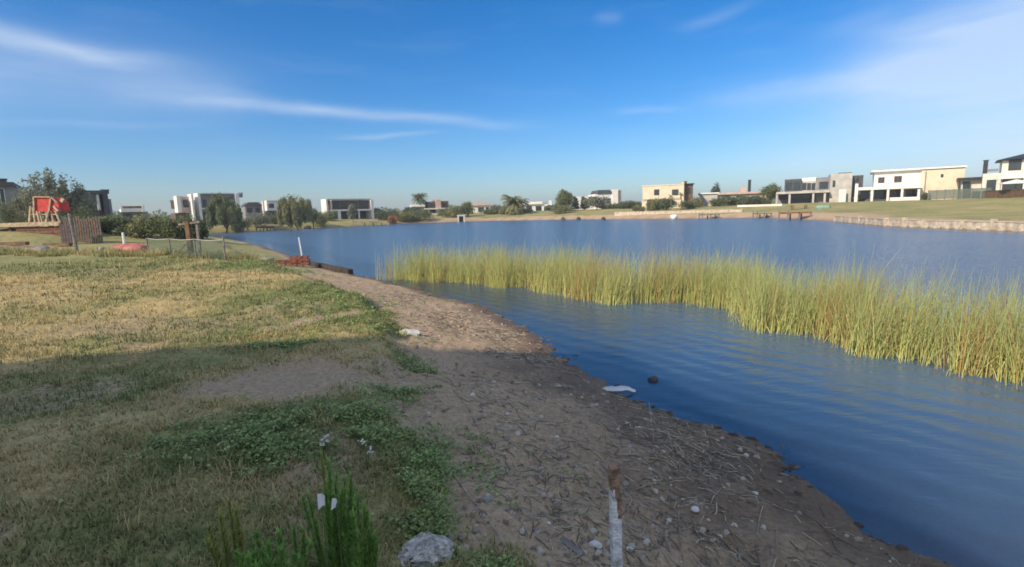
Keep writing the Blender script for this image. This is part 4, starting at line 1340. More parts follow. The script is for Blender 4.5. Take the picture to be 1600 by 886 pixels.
# ------------------------------------------------------------------ right shore: retaining wall of panels and posts
def retaining_wall():
    pts = [P(*a)[:2] for a in [(1302, 345.5), (1340, 349), (1380, 353), (1440, 355.5), (1500, 358), (1600, 362)]] + [np.array([33.6, 22.0]), np.array([34.6, 14.0])]
    t = empty('retaining_wall', (*pts[0], 0), 0, 'tan panel retaining wall with posts along the right shore', 'wall')
    t['kind'] = 'thing'
    o = pts[0]; post_me = panel = None
    for i in range(len(pts) - 1):
        a, b = pts[i] - o, pts[i + 1] - o
        ln = np.hypot(*(b - a)); k = max(1, round(ln / 2.6)); d = (b - a) / ln; nrm = np.array([d[1], -d[0]])
        if np.dot(nrm, [1, 0]) < 0: nrm = -nrm
        for j in range(k):
            p = a + (b - a) * j / k + nrm * .22; q2 = a + (b - a) * (j + 1) / k + nrm * .22
            m_ = MB().bar((*p, .2 + rnd.uniform(-.05, .05)), (*q2, .2 + rnd.uniform(-.05, .05)), .16, .72)
            po = m_.build('panel', 'tan_panel', t); po.location.z = rnd.uniform(-.03, .03)
            w = MB().box(p[0] - .13, p[0] + .13, p[1] - .13, p[1] + .13, -.4, .66 + rnd.uniform(-.12, .14)); w.build('post', 'tan_post', t)
            c = MB().bar((*(p), .59 + rnd.uniform(-.02, .03)), (*(q2), .59 + rnd.uniform(-.02, .03)), .26, .06); c.build('coping', 'tan_post', t)


retaining_wall()


def planks_dock(name, label, px0, px1, py, Y, zt, depth, m, group=None):
    a = PD(px0, py, Y); b = PD(px1, py, Y)
    t = empty(name, (a[0], a[1], 0), math.atan2(b[1] - a[1], b[0] - a[0]), label, 'dock', group)
    L_ = math.hypot(b[0] - a[0], b[1] - a[1]); n = max(4, int(L_ / .45))
    me = MB().box(.02, L_ / n - .02, 0, depth, zt - .06, zt).build('plank', m, t).data
    for k in range(1, n):
        o = link('plank', me, None, t); o.location.x = k * L_ / n; o.location.z = rnd.uniform(-.012, .012)
    MB().box(0, L_, .1, .25, zt - .24, zt - .062).build('beam', m, t)
    MB().box(0, L_, depth - .25, depth - .1, zt - .24, zt - .062).build('beam', m, t)
    for k in range(max(2, int(L_ / 1.6)) + 1):
        x = L_ * k / max(2, int(L_ / 1.6))
        for y in (.18, depth - .18):
            MB().box(x - .08, x + .08, y - .08, y + .08, -1.2, zt - .062 if 0 < k else zt + .3).build('post', 'grey_wood', t)
    return t


planks_dock('wooden_dock', 'orange wooden dock in front of the grey concrete house', 1232, 1268, 338, 68.8, 1.05, 2.6, 'orange_wood')
planks_dock('wooden_dock', 'small dark wooden dock left of the orange dock', 1184, 1206, 338, 82, .85, 1.8, 'pale_wood')
planks_dock('wooden_dock', 'low brown dock in front of the cream house', 1098, 1124, 340, 88.5, .8, 1.8, 'pale_wood')
planks_dock('wooden_dock', 'grey wooden dock below the brown framed house', 552, 606, 350, 112.5, 1.0, 2.4, 'pale_wood')
planks_dock('wooden_dock', 'dark dock on the left bank below the weeping trees', 400, 422, 360, 93.5, .8, 1.8, 'brown_wood')

# bench / pergola on the orange dock's terrace
def terrace_set(px, py, Y):
    p = PD(px, py, Y); z = gz(p[0], p[1])
    t = empty('garden_table', (p[0], p[1], z), R(-10), 'orange wooden garden table on the bank behind the dock', 'table')
    MB().box(-1.3, 1.3, -.5, .5, .7, .78).build('tabletop', 'orange_wood', t)
    for sx in (-1.1, 1.1):
        for sy in (-.4, .4): MB().box(sx - .06, sx + .06, sy - .06, sy + .06, -.1, .7).build('leg', 'brown_wood', t)


terrace_set(1248, 333, 88)


def low_wall(name, label, px0, py0, px1, py1, Y0, Y1, hgt, m, th=.3):
    a = PD(px0, py0, Y0); b = PD(px1, py1, Y1)
    z = min(gz(a[0], a[1]), gz(b[0], b[1]))
    t = empty(name, (a[0], a[1], z), math.atan2(b[1] - a[1], b[0] - a[0]), label, 'wall')
    t['kind'] = 'thing'
    L_ = math.hypot(b[0] - a[0], b[1] - a[1]); n = max(2, int(L_ / 3))
    for k in range(n): MB().box(L_ * k / n + .01, L_ * (k + 1) / n - .01, 0, th, -.5, hgt).build('section', m, t)
    MB().box(-.05, L_ + .05, -.05, th + .05, hgt + .002, hgt + .08).build('coping', m, t)


low_wall('brown_garden_wall', 'low brown wall on the lawn below the cream house', 1500, 314, 1640, 312, 76, 60, .95, 'brown_cladding')
low_wall('white_terrace_wall', 'long white terrace edge below the pink-roofed house', 1152, 324, 1222, 320, 104, 98, .32, 'white_paint')
low_wall('pale_bank_wall', 'low sandy retaining edge below the cream house', 960, 339, 1160, 336, 109, 91, .8, 'tan_panel')


def pool_fence(px0, px1, py, Y0, Y1, hgt, label):
    a = PD(px0, py, Y0); b = PD(px1, py, Y1); z = gz(a[0], a[1])
    t = empty('glass_fence', (a[0], a[1], z), math.atan2(b[1] - a[1], b[0] - a[0]), label, 'fence')
    L_ = math.hypot(b[0] - a[0], b[1] - a[1]); n = 7
    for k in range(n):
        MB().box(L_ * k / n + .06, L_ * (k + 1) / n - .06, -.02, .02, .1, hgt).build('pane', 'pool_glass', t)
        MB().box(L_ * k / n - .05, L_ * k / n + .05, -.05, .05, -.3, hgt + .06).build('post', 'grey_render', t)


m, nt, N_, L__, b_ = new_mat('pool_glass')
b_.inputs['Base Color'].default_value = (.16, .20, .17, 1); b_.inputs['Roughness'].default_value = .12; b_.inputs['Alpha'].default_value = .6
MATS['pool_glass'] = m
pool_fence(1450, 1548, 312, 80, 70, 1.5, 'greenish glass fence around the pool right of the white villa')


def sun_lounger(px, py, Y, label):
    p = PD(px, py, Y); z = gz(p[0], p[1]) + .75
    t = empty('parasol', (p[0], p[1], z - .75), 0, label, 'parasol')
    MB().tube([(0, 0, -.2), (0, 0, 2.3)], .04, 6).build('pole', 'grey_render', t)
    mb = MB(); n = 8
    mb.v = [(math.cos(k * 6.283 / n) * 1.7, math.sin(k * 6.283 / n) * 1.7, 1.95) for k in range(n)] + [(0, 0, 2.4)] + [(math.cos(k * 6.283 / n) * 1.7, math.sin(k * 6.283 / n) * 1.7, 1.83) for k in range(n)]
    mb.f = [(k, (k + 1) % n, n) for k in range(n)] + [(n + 1 + k, n + 1 + (k + 1) % n, (k + 1) % n, k) for k in range(n)]
    mb.build('canopy', 'white_paint', t)


sun_lounger(1585, 309, 66, 'white parasol on the terrace at the right edge')


def culvert(px, py, Y):
    p = PD(px, py, Y)
    t = empty('concrete_outlet', (p[0], p[1], 0), 0, 'white concrete outlet frame on the far water line', 'outlet')
    w = .95
    MB().box(-w, -w + .4, -.3, .8, -.5, 1.4).build('jamb', 'pale_concrete', t); MB().box(w - .4, w, -.3, .8, -.5, 1.4).build('jamb', 'pale_concrete', t)
    MB().box(-w - .05, w + .05, -.35, .85, 1.402, 1.75).build('lintel', 'pale_concrete', t)
    MB().box(-w + .38, w - .38, .5, .78, -.5, 1.4).build('opening', 'dark_stone', t)


culvert(721, 347, 128)


def rock(name, label, px, py, Y, sx, sz, m, seed, group=None, sub=2, cat='rock'):
    p = PD(px, py, Y)
    z = max(gz(p[0], p[1]), -.05)
    o = link(name, stone_mesh(sx, sx * .8, sz, seed, sub), m); o.location = (p[0], p[1], z + sz * .45); o.rotation_euler.z = seed
    tag(o, label, cat, group)
    return o


for k, (px, lab) in enumerate(((763, 'below the small pale house'), (880, 'below the rounded tree'), (904, 'below the narrow dark tree'), (943, 'below the white gabled house'))):
    rock('shore_rock', 'dark lump of rock on the far water line ' + lab, px, 343.5, P(px, 343.5)[1], .6, .5, 'dark_stone', 11 + k, 'dark rocks on the far water line')
rock('shore_rock', 'dark rock on the left bank below the pale weeping tree', 481, 358, 103, .8, .5, 'dark_stone', 19, 'dark rocks on the far water line')


def rowboat(name, label, px, py, Y, L_, w, hgt, rz, m, flip, z):
    p = PD(px, py, Y); z = gz(p[0], p[1]) if z is None else z
    t = empty(name, (p[0], p[1], z), rz, label, 'boat')
    mb = MB(); S, Kk = 9, 6
    prof = []
    for i in range(S):
        u = i / (S - 1); x = (u - .5) * L_
        ww = w / 2 * (max(.0, 1 - abs(2 * u - 1) ** 2.6)) ** .6 + .02
        hh = hgt * (1 + .25 * abs(2 * u - 1) ** 2)
        for k in range(Kk + 1):
            a = math.pi * k / Kk
            y = math.cos(a) * ww; zz = hh - math.sin(a) ** .7 * hgt
            prof.append((x, y, (hgt - zz) if flip else zz))
    mb.v = prof
    for i in range(S - 1):
        for k in range(Kk):
            b0 = i * (Kk + 1) + k
            mb.f.append((b0, b0 + 1, b0 + Kk + 2, b0 + Kk + 1))
    o = mb.build('hull', m, t, True)
    s = o.modifiers.new('thick', 'SOLIDIFY'); s.thickness = .03
    for sg in (0, Kk):
        MB().tube([prof[i * (Kk + 1) + sg] for i in range(S)], .035, 6).build('gunwale', 'white_paint' if not flip else m, t, True)
    zs = hgt * .62
    for u in (-.18, .16):
        zz = hgt - zs if flip else zs
        MB().box(u * L_ - .12, u * L_ + .12, -w * .44, w * .44, zz - .02, zz + .02).build('thwart', 'pale_wood', t)
    if flip: MB().box(-L_ * .42, L_ * .42, -.03, .03, hgt * .93, hgt * 1.06).build('keel', m, t)
    return t


b1 = G(203, 392)
rowboat('overturned_boat', 'small faded red boat lying upside down behind the grass', 203, 390, 25.2, 1.7, .85, .42, R(2), 'faded_red', True, None) if mat('faded_red', (.44, .16, .14), .6, .2, 3, .1) else None
rowboat('moored_boat', 'small white boat moored before the cream house', 1053, 341, 93.5, 2.6, 1.3, .75, R(70), 'pool_white', False, -.15)
rowboat('beached_boat', 'pale green boat lying on the bank right of the orange dock', 1286, 327, 84, 2.3, 1.1, .55, R(-12), 'green_tarp', True, None)


# ------------------------------------------------------------------ left garden: red play frame on its deck, fences, timber
def ground_pt(px, Y, py=380):
    p = PD(px, py, Y); return Vector((p[0], p[1], gz(p[0], p[1])))


def deck_and_play():
    # deck
    a = PD(-30, 350, 34); b = PD(97, 350, 34)
    zt = PD(40, 348, 34)[2]
    L_ = b[0] - a[0]
    t = empty('timber_deck', (a[0], a[1], zt), 0, 'raised brown timber deck under the red play frame', 'deck')
    n = 26
    me = MB().box(.01, L_ / n - .01, -.1, 3.4, -.05, 0).build('plank', 'orange_wood', t).data
    for k in range(1, n):
        o = link('plank', me, None, t); o.location.x = L_ * k / n; o.location.z = rnd.uniform(-.01, .01)
    MB().box(-.05, L_ + .05, -.17, -.102, -.26, .02).build('fascia', 'pale_wood', t)
    for k in range(7):
        x = L_ * k / 6; MB().box(x - .08, x + .08, .05, .21, -2.2, -.052).build('post', 'brown_wood', t)
    for k in range(5):
        z1 = -.30 - k * .24
        MB().box(L_ * .42, L_ - .02, .0, .045, z1 - .21, z1).build('skirt_board', 'brown_wood' if k % 2 else 'red_brick', t)
    # play frame
    def at(px, py, dy=0.0):
        p = PD(px, py, 35 + dy); return Vector((p[0], p[1], p[2]))
    o = at(72, 346); o.z = zt
    r = empty('play_frame', o, 0, 'wooden play frame with red canvas hood and splayed pale legs', 'play frame')

    def lp(px, py, dy=0.0): return at(px, py, dy) - o
    hood = [lp(54, 308), lp(81, 308), lp(91, 317), lp(93, 330), lp(78, 331), lp(55, 330)]
    mb = MB()
    mb.v = [tuple(v) for v in hood] + [(v.x + .35, v.y + .45, v.z - .03) for v in hood]
    mb.f = [tuple(range(6)), tuple(reversed(range(6, 12)))] + [(i, 6 + i, 6 + (i + 1) % 6, (i + 1) % 6) for i in range(6)]
    mb.build('hood', 'red_canvas', r)
    for (p0, p1) in ((hood[0], hood[5]), (hood[1], hood[4]), (hood[1], hood[2]), (hood[0], hood[1])):
        MB().bar(p0 + Vector((0, -.06, .02)), p1 + Vector((0, -.06, 0)), .09).build('hood_rib', 'pale_wood', r)
    zt0 = 0.0
    for (x0, y0, x1, dy) in ((48, 322, 46, 0), (52, 324, 55, 0), (58, 330, 62, -.1), (62, 330, 66, .9), (76, 330, 72, -.1), (80, 330, 84, 0), (87, 330, 94, -.1), (72, 331, 75, 1.2)):
        p = lp(x0, y0, dy); q_ = lp(x1, 347, dy); q_.z = zt0
        MB().bar(p, q_, .11).build('leg', 'pale_wood', r)
    MB().bar(lp(46, 335), lp(92, 335), .07).build('cross_rail', 'pale_wood', r)
    MB().bar(lp(47, 322), lp(54, 322, .8), .07).build('side_rail', 'pale_wood', r)
    MB().bar(lp(99, 310, .2), lp(88, 331, .2), .12, .2).build('slide_rail', 'pale_wood', r)
    MB().bar(lp(93, 330), lp(86, 322), .3, .1).build('pink_seat', 'pink_render', r)


deck_and_play()


mat('fence_wood', (.13, .11, .10), .9, .25, 6, .3)


def picket_fence():
    a = ground_pt(104, 32.5); b = ground_pt(162, 32.5)
    t = empty('picket_fence', a, 0, 'dark weathered picket fence left of the bushes', 'fence')
    L_ = b.x - a.x; n = 15
    for k in range(n):
        x = L_ * k / n; hh = 1.45 + rnd.uniform(-.12, .1)
        MB().box(x, x + L_ / n * .72, 0, .03, -.2, hh).build('picket', 'fence_wood' if k % 3 else 'brown_wood', t)
    for z in (.4, 1.15): MB().box(-.05, L_, .032, .09, z, z + .1).build('rail', 'brown_wood', t)


picket_fence()


def board_screen():
    a = ground_pt(96, 31.5); b = ground_pt(113, 31.5)
    t = empty('board_screen', a, 0, 'dark upright boards standing left of the tall pale post', 'screen')
    L_ = b.x - a.x; n = 4
    for k in range(n):
        MB().box(L_ * k / n + .01, L_ * (k + 1) / n - .01, 0, .04, -.25, 1.35 + rnd.uniform(-.1, .1)).build('board', 'screen_wood', t)
    MB().box(0, L_, .042, .1, .7, .82).build('rail', 'brown_wood', t)


mat('screen_wood', (.11, .085, .085), .9, .2, 6, .2)
board_screen()


def post_thing(name, label, px, yt, yb, Y, r, m, group=None, tilt=0.0, cat='post', n=8, cap=False):
    g = ground_pt(px, Y, yb); zt = PD(px, yt, Y)[2]
    t = empty(name, g, 0, label, cat, group); t.rotation_euler.y = tilt
    hgt = zt - g.z
    MB().tube([(0, 0, -.3), (.01, 0, hgt * .5), (0, 0, hgt)], [r * 1.1, r, r * .95], n).build('shaft', m, t, False)
    MB().tube([(0, 0, hgt + .002), (0, 0, hgt + r * .5)], [r * .95, r * .4], n).build('top', m, t)
    return t


post_thing('fence_post', 'tall pale leaning post in front of the picket fence', 120, 334, 392, 27, .075, 'grey_wood', tilt=R(-3))
post_thing('marker_post', 'short white post beside the overturned boat', 194, 364, 380, 31, .07, 'white_paint')
post_thing('marker_pole', 'thin white pole with a pale tag beside the brick pile', 474, 371, 414, 22, .035, 'white_paint', tilt=R(-4))


def braced_post():
    g = ground_pt(299, 22.5, 398); zt = PD(299, 346, 22.5)[2] - g.z
    t = empty('braced_post', g, 0, 'tall brown wooden post with a diagonal brace', 'post')
    MB().box(-.09, .09, -.09, .09, -.3, zt).build('shaft', 'brown_wood', t)
    MB().bar((-.08, -.02, zt * .42), (-.72, -.1, -.05), .075).build('brace', 'pale_wood', t)
    MB().bar((-.4, 0, zt * .92), (.55, 0, zt * .98), .09).build('crossbar', 'grey_wood', t)
    MB().box(.36, .46, -.05, .05, -.2, zt * .9).build('second_leg', 'grey_wood', t)


braced_post()


def mesh_fence():
    a = ground_pt(232, 24.0, 395); b = ground_pt(352, 19.6, 402)
    rz = math.atan2(b.y - a.y, b.x - a.x); L_ = math.hypot(b.x - a.x, b.y - a.y)
    z = min(a.z, b.z)
    t = empty('mesh_fence', (a.x, a.y, z), rz, 'low green shade-net fence between posts across the grass', 'fence')
    m, nt, N, L, bb = new_mat('shade_net')
    bb.inputs['Base Color'].default_value = (.03, .075, .06, 1); bb.inputs['Roughness'].default_value = .8
    tr = N.new('ShaderNodeBsdfTransparent'); mx = N.new('ShaderNodeMixShader'); mx.inputs[0].default_value = .45
    L.new(tr.outputs[0], mx.inputs[1]); L.new(bb.outputs[0], mx.inputs[2]); L.new(mx.outputs[0], N['Material Output'].inputs[0])
    MATS['shade_net'] = m
    n = 3; top = PD(352, 374, 19.6)[2] - z
    for k in range(n + 1):
        x = L_ * k / n; hh = top + (.12 if k == n else .02)
        MB().tube([(x, 0, -.3), (x, 0, hh)], .035, 8).build('post', 'grey_wood', t)
    for k in range(n):
        x0, x1 = L_ * k / n + .05, L_ * (k + 1) / n - .05
        mb = MB(); S = 8
        for i in range(S + 1):
            u = i / S; sag = .05 * 4 * u * (1 - u)
            mb.v += [(x0 + (x1 - x0) * u, .02 * math.sin(i * 2.1), .0), (x0 + (x1 - x0) * u, .03 * math.sin(i * 1.7 + 1), top - .03 - sag)]
        for i in range(S): mb.f.append((2 * i, 2 * i + 2, 2 * i + 3, 2 * i + 1))
        mb.build('net_panel', 'shade_net', t)
        MB().tube([(x0, 0, top - .02), ((x0 + x1) / 2, 0, top - .06), (x1, 0, top - .02)], .014, 5).build('top_wire', 'pale_concrete', t)


mesh_fence()


def timber_heap():
    for k, (px, py, Y, L_, rz, m, lab) in enumerate(((22, 384, 28, 3.2, .05, 'grey_wood', 'long grey timber lying on the grass at the left edge'), (10, 378, 29.5, 2.6, -.06, 'brown_wood', 'dark timber lying behind the grey one at the left edge'),
                                                     (62, 388, 27, 1.6, .12, 'pale_wood', 'short pale timber lying below the deck'), (88, 372, 30.5, 1.8, -.1, 'brown_wood', 'dark beam lying under the play frame deck'))):
        g = ground_pt(px, Y, py)
        t = MB().box(-L_ / 2, L_ / 2, -.12, .12, 0, .2).build('timber', m, None, bevel=.012)
        t.location = g + Vector((0, 0, -.02)); t.rotation_euler.z = rz
        tag(t, lab, 'timber', 'timbers lying by the deck')
    rock('concrete_lump', 'pale broken concrete lump at the end of the timbers', 65, 386, 26.5, .42, .3, 'pale_stone', 5, cat='concrete')
    rock('concrete_lump', 'small pale concrete lump left of the overturned boat', 160, 394, 25.5, .22, .22, 'pale_stone', 6, cat='concrete')


timber_heap()


def brick_pile():
    g = ground_pt(452, 21.5, 413)
    t = empty('brick_pile', g, R(8), 'low pile of red bricks at the end of the bank', 'brick pile')
    me = MB().box(-.115, .115, -.055, .055, 0, .068).build('brick', 'red_brick', t, bevel=.004).data
    first = True
    for r_ in range(6):
        for c in range(6 if r_ < 4 else 3):
            for dd in range(2):
                o = t.children[0] if first else link('brick', me, None, t)
                first = False
                o.location = (-.55 + c * .245 + (r_ % 2) * .05 + (.7 if r_ > 3 else 0) + rnd.uniform(-.015, .015) + (.55 if c > 3 else 0) * 0, dd * .13 + rnd.uniform(-.02, .02), r_ * .071)
                o.rotation_euler.z = rnd.uniform(-.08, .08)
    g = ground_pt(412, 20.5, 415)
    c = MB().box(-.42, .42, -.2, .2, -.05, .26).build('concrete_block', 'pale_stone', None, bevel=.03)
    c.location = g; c.rotation_euler.z = R(-12)
    tag(c, 'pale concrete block half hidden in weeds left of the bricks', 'concrete block')
    for k, (x0, y0, x1, y1, lab) in enumerate(((484, 413, 512, 418, 'first dark timber edging the bank beside the bricks'), (510, 418, 548, 426, 'second dark timber edging the bank nearer the beach'))):
        a = P(x0, y0, .12); b = P(x1, y1, .10)
        o = MB().bar((0, 0, 0), tuple(b - a), .22, .26).build('edge_timber', 'dark_soil', None, bevel=.02); o.location = a
        tag(o, lab, 'timber', 'dark timbers edging the bank')


brick_pile()


# ------------------------------------------------------------------ foreground objects
def broken_stake():
    Y = 2.36
    p = PD(964, 900, Y); z0 = gz(p[0], p[1])
    zt = PD(972, 727, Y)[2] - z0
    t = empty('broken_stake', (p[0], p[1], z0), R(12), 'split weathered stake with rusty top standing in the beach', 'stake')
    t.rotation_euler.y = R(-1.5)
    zb = zt * .60
    rs = random.Random(3)

    def ragged(name, m, x0, x1, y0, y1, za, zb_, jag, n=6):
        mb = MB(); rows = 7
        ring = [(x0, y0), ((x0 + x1) / 2, y0 - .004), (x1, y0), (x1 + .003, (y0 + y1) / 2), (x1, y1), ((x0 + x1) / 2, y1 + .003), (x0, y1), (x0 - .003, (y0 + y1) / 2)]
        for r_ in range(rows):
            u = r_ / (rows - 1)
            for (x, y) in ring:
                j = rs.uniform(-1, 1)
                mb.v.append((x + .0025 * j, y + .0025 * rs.uniform(-1, 1), za + (zb_ - za) * u + (jag * rs.uniform(-1, .6) if r_ == rows - 1 else 0)))
        k = len(ring)
        for r_ in range(rows - 1):
            for i in range(k): mb.f.append((r_ * k + i, r_ * k + (i + 1) % k, (r_ + 1) * k + (i + 1) % k, (r_ + 1) * k + i))
        mb.f.append(tuple((rows - 1) * k + i for i in range(k)))
        return mb.build(name, m, t)
    ragged('shaft', 'stake_wood', -.026, .026, -.02, .02, -.3, zb, .02)
    ragged('splinter', 'stake_wood', -.024, .002, -.018, .017, zb - .02, zt * .80, .03)
    ragged('rusty_top', 'rust', -.022, .024, -.019, .019, zt * .74, zt, .016)
    ragged('rusty_edge', 'rust', .004, .028, -.021, .018, zb - .03, zt * .76, .02)


mat('stake_wood', (.70, .68, .65), .85, .25, 14, .6, bscale=60)
mat('rust', (.36, .22, .14), .9, .3, 22, .7, bscale=60)
broken_stake()


def place(o, px, py, lift=0.0):
    p = G(px, py); o.location = (p[0], p[1], p[2] + lift); return p


o = link('concrete_chunk', stone_mesh(.155, .12, .07, 42, 4, .55, .5), 'chunk'  if mat('chunk', (.60, .555, .50), .95, .3, 28, 1.0, bscale=70) else None)
place(o, 664, 872, .035); o.rotation_euler = (.1, .12, .5)
tag(o, 'rough grey concrete chunk lying at the bottom edge', 'concrete')
for k, (px, py, s, m_, lab) in enumerate(((640, 522, .15, 'white_stone', 'pale flat stone on the sunlit upper beach'), (1086, 797, .028, 'white_stone', 'white stone on the beach right of the stake'), (930, 853, .035, 'white_stone', 'white stone lying left of the stake foot'),
                                          (762, 781, .032, 'pale_stone', 'grey stone on the beach left of the stake'), (985, 698, .03, 'pale_stone', 'small grey stone beyond the stake'), (857, 818, .014, 'white_stone', 'tiny white pebble above the wooden offcut'),
                                          (738, 617, .03, 'white_stone', 'pale stone on the shaded beach beside the weeds'), (1180, 770, .02, 'white_stone', 'elongated white shell fragment on the wet beach'),
                                          (870, 683, .022, 'white_stone', 'small white stone in the pebbly middle of the beach'))):
    o = link('stone', stone_mesh(s * 1.25, s, s * .6, 60 + k, 2), m_); place(o, px, py, s * .15); o.rotation_euler.z = k * 1.3
    if k == 0: o.scale.z = .7
    tag(o, lab, 'stone', 'stones on the beach')
o = link('half_sunk_rock', stone_mesh(.075, .06, .05, 90, 3), 'dark_stone'); p = P(1020, 594, 0); o.location = (p[0], p[1], .012)
tag(o, 'dark rock breaking the water just off the beach', 'rock')


def white_scrap():
    p = G(967, 613)
    mb = MB(); n = 10; ln = .42
    for i in range(n + 1):
        u = i / n; w = .055 * math.sin(math.pi * min(1, .12 + u * .88)) ** .6 + .012
        zz = .012 + .03 * math.sin(u * 3.1) + .008 * math.sin(u * 11)
        mb.v += [((u - .5) * ln, -w + .01 * math.sin(i * 1.9), zz), ((u - .5) * ln, w + .012 * math.sin(i * 2.6), zz + .015)]
    for i in range(n): mb.f.append((2 * i, 2 * i + 2, 2 * i + 3, 2 * i + 1))
    o = mb.build('plastic_sheet', 'white_sheet', None, True)
    s = o.modifiers.new('thick', 'SOLIDIFY'); s.thickness = .006
    o.location = (p[0], p[1], max(p[2], .01)); o.rotation_euler.z = R(-6)
    tag(o, 'torn white plastic sheet lying at the water line', 'plastic sheet')


mat('white_sheet', (.62, .60, .58), .6, .1, 8, .1)
white_scrap()


def plank_bit():
    p = G(888, 853)
    o = MB().box(-.11, .11, -.022, .022, 0, .018).build('wood_offcut', 'grey_wood', None, bevel=.003)
    o.location = (p[0], p[1], p[2] + .004); o.rotation_euler = (.03, .05, R(-52))
    tag(o, 'short grey board lying on the beach left of the stake', 'board')


plank_bit()


def stalk(name, label, pts, r, m, group, cat='stick'):
    w = [G(*a) for a in pts]
    o0 = Vector(w[0])
    P3 = []
    for i in range(len(w) - 1):
        for k in range(4):
            v = w[i] + (w[i + 1] - w[i]) * k / 4
            P3.append((v[0] - o0.x, v[1] - o0.y, max(gz(v[0], v[1]), 0) - o0.z + r + .004 + .006 * math.sin(i * 4 + k)))
    v = w[-1]; P3.append((v[0] - o0.x, v[1] - o0.y, max(v[2], 0) - o0.z + r + .004))
    n = len(P3)
    o = MB().tube(P3, [r * (1 - .5 * i / n) for i in range(n)], 6).build(name, m, None, True); o.location = o0
    tag(o, label, cat, group)


mat('dead_reed', (.36, .30, .215), .8, .25, 12, .2)
mat('dark_reed', (.15, .12, .09), .8, .25, 12, .2)
ST = 'dead stalks lying on the beach'
stalk('dead_stalk', 'long thin stick slanting down to the bottom edge of the beach', [(708, 742), (745, 790), (780, 840), (812, 890)], .006, 'dead_reed', ST)
stalk('dead_stalk', 'curved pale stalk reaching from the beach towards the white sheet', [(832, 572), (870, 577), (905, 588), (928, 603)], .007, 'dead_reed', ST)
stalk('dead_stalk', 'upright-lying stalk below the white plastic sheet', [(1014, 630), (1018, 660), (1021, 690)], .006, 'dead_reed', ST)
stalk('dead_stalk', 'long bowed stalk right of the stake top', [(965, 714), (1000, 714), (1040, 722), (1070, 742)], .006, 'dead_reed', ST)
stalk('dead_stalk', 'pale stalk crossing right of the stake', [(988, 768), (1030, 756), (1078, 751)], .005, 'dead_reed', ST)
stalk('dead_stalk', 'straight stalk below the white stone right of the stake', [(1110, 790), (1128, 762), (1155, 772), (1190, 766)], .004, 'dead_reed', ST)
stalk('dead_stalk', 'dark stalk slanting across the beach near the bottom', [(1105, 830), (1145, 862), (1185, 892)], .006, 'dark_reed', ST)
stalk('dead_stalk', 'short pale stalk standing out on dark wet earth', [(1192, 792), (1186, 815), (1183, 838)], .005, 'dead_reed', ST)
stalk('dead_stalk', 'forked stalk right of the stake foot', [(1060, 800), (1064, 850), (1072, 888)], .004, 'dead_reed', ST)
stalk('dead_stalk', 'thin stalk lying left of the forked one', [(1080, 812), (1098, 850), (1112, 890)], .004, 'dark_reed', ST)
stalk('dead_stalk', 'stalk lying along the wet edge of the beach', [(1118, 692), (1150, 714), (1176, 738)], .005, 'dead_reed', ST)
stalk('dead_stalk', 'short stalk angled beside the white stone', [(1092, 822), (1102, 806), (1116, 800)], .004, 'dead_reed', ST)
stalk('dead_stalk', 'dark stalk on the wet earth at lower right', [(1250, 800), (1300, 835), (1345, 862)], .005, 'dark_reed', ST)
rs = random.Random(21)
for k in range(34):
    x = rs.uniform(930, 1330); y = 640 + (x - 930) * .36 + rs.uniform(10, 150)
    if y > 880: continue
    a = R(38) + rs.gauss(0, .6); l = rs.uniform(14, 52)
    stalk('reed_fragment', 'thin broken reed stalk lying flat on the dark lower beach', [(x, y), (x + math.cos(a) * l * .5, y + math.sin(a) * l * .5 + rs.uniform(-3, 3)), (x + math.cos(a) * l, y + math.sin(a) * l)], rs.uniform(.002, .004),
          rs.choice(['dead_reed', 'dark_reed', 'dark_reed']), 'thin broken reeds on the lower beach', 'stalk')


def weed(name, label, px, py, ytop, n_st, spread, tone, seed, Y=None, group='tall weeds at the bottom edge'):
    """upright weed: several stems thickly set with narrow leaves"""
    rs = random.Random(seed)
    p = G(px, py) if Y is None else None
    if p is None:
        p = PD(px, py, Y); p[2] = gz(p[0], p[1])
    Yp = p[1]
    hgt = PD(px, ytop, Yp)[2] - p[2]
    t = empty(name, p, 0, label, 'weed', group)
    base, hh, ww, ln, cu, az, c0, c1 = [], [], [], [], [], [], [], []
    mb = MB()
    for s in range(n_st):
        a = rs.uniform(0, 6.28); d = spread * math.sqrt(rs.random()); h2 = hgt * (1 if s == 0 else rs.uniform(.5, .88))
        lx, ly = math.cos(a) * d, math.sin(a) * d
        if s == 0: lx = ly = 0.0
        tx, ty = lx * 1.6 + rs.gauss(0, .015), ly * 1.35 + rs.gauss(0, .008)
        pts = [(lx, ly, -.03), ((lx + tx) / 2, (ly + ty) / 2, h2 * .5), (tx, ty, h2)]
        mb.tube(pts, [.0035, .003, .0012], 5)
        for k in range(int(150 * h2 / .4)):
            u = rs.uniform(.06, 1.0)
            base.append((lx + (tx - lx) * u, ly + (ty - ly) * u, h2 * u))
            hh.append(rs.uniform(.045, .085) * (1.15 - .6 * u)); ww.append(rs.uniform(.005, .009)); ln.append(rs.uniform(.35, 1.15)); az.append(rs.uniform(0, 6.28)); cu.append(0.0)
            q = rs.random(); g0, g1 = tone
            c = np.array(g0) * (1 - q) + np.array(g1) * q
            c0.append(c * .8); c1.append(c * 1.15)
    mb.build('stems', 'weed_stem', t)
    V, Fc, C = blades(np.array(base), np.array(hh), np.array(ww), np.array(ln), np.array(cu), np.array(az), np.array(c0), np.array(c1), 1, 2)
    mesh_np('leaves', V, Fc, 'leaf', t, tint=C)


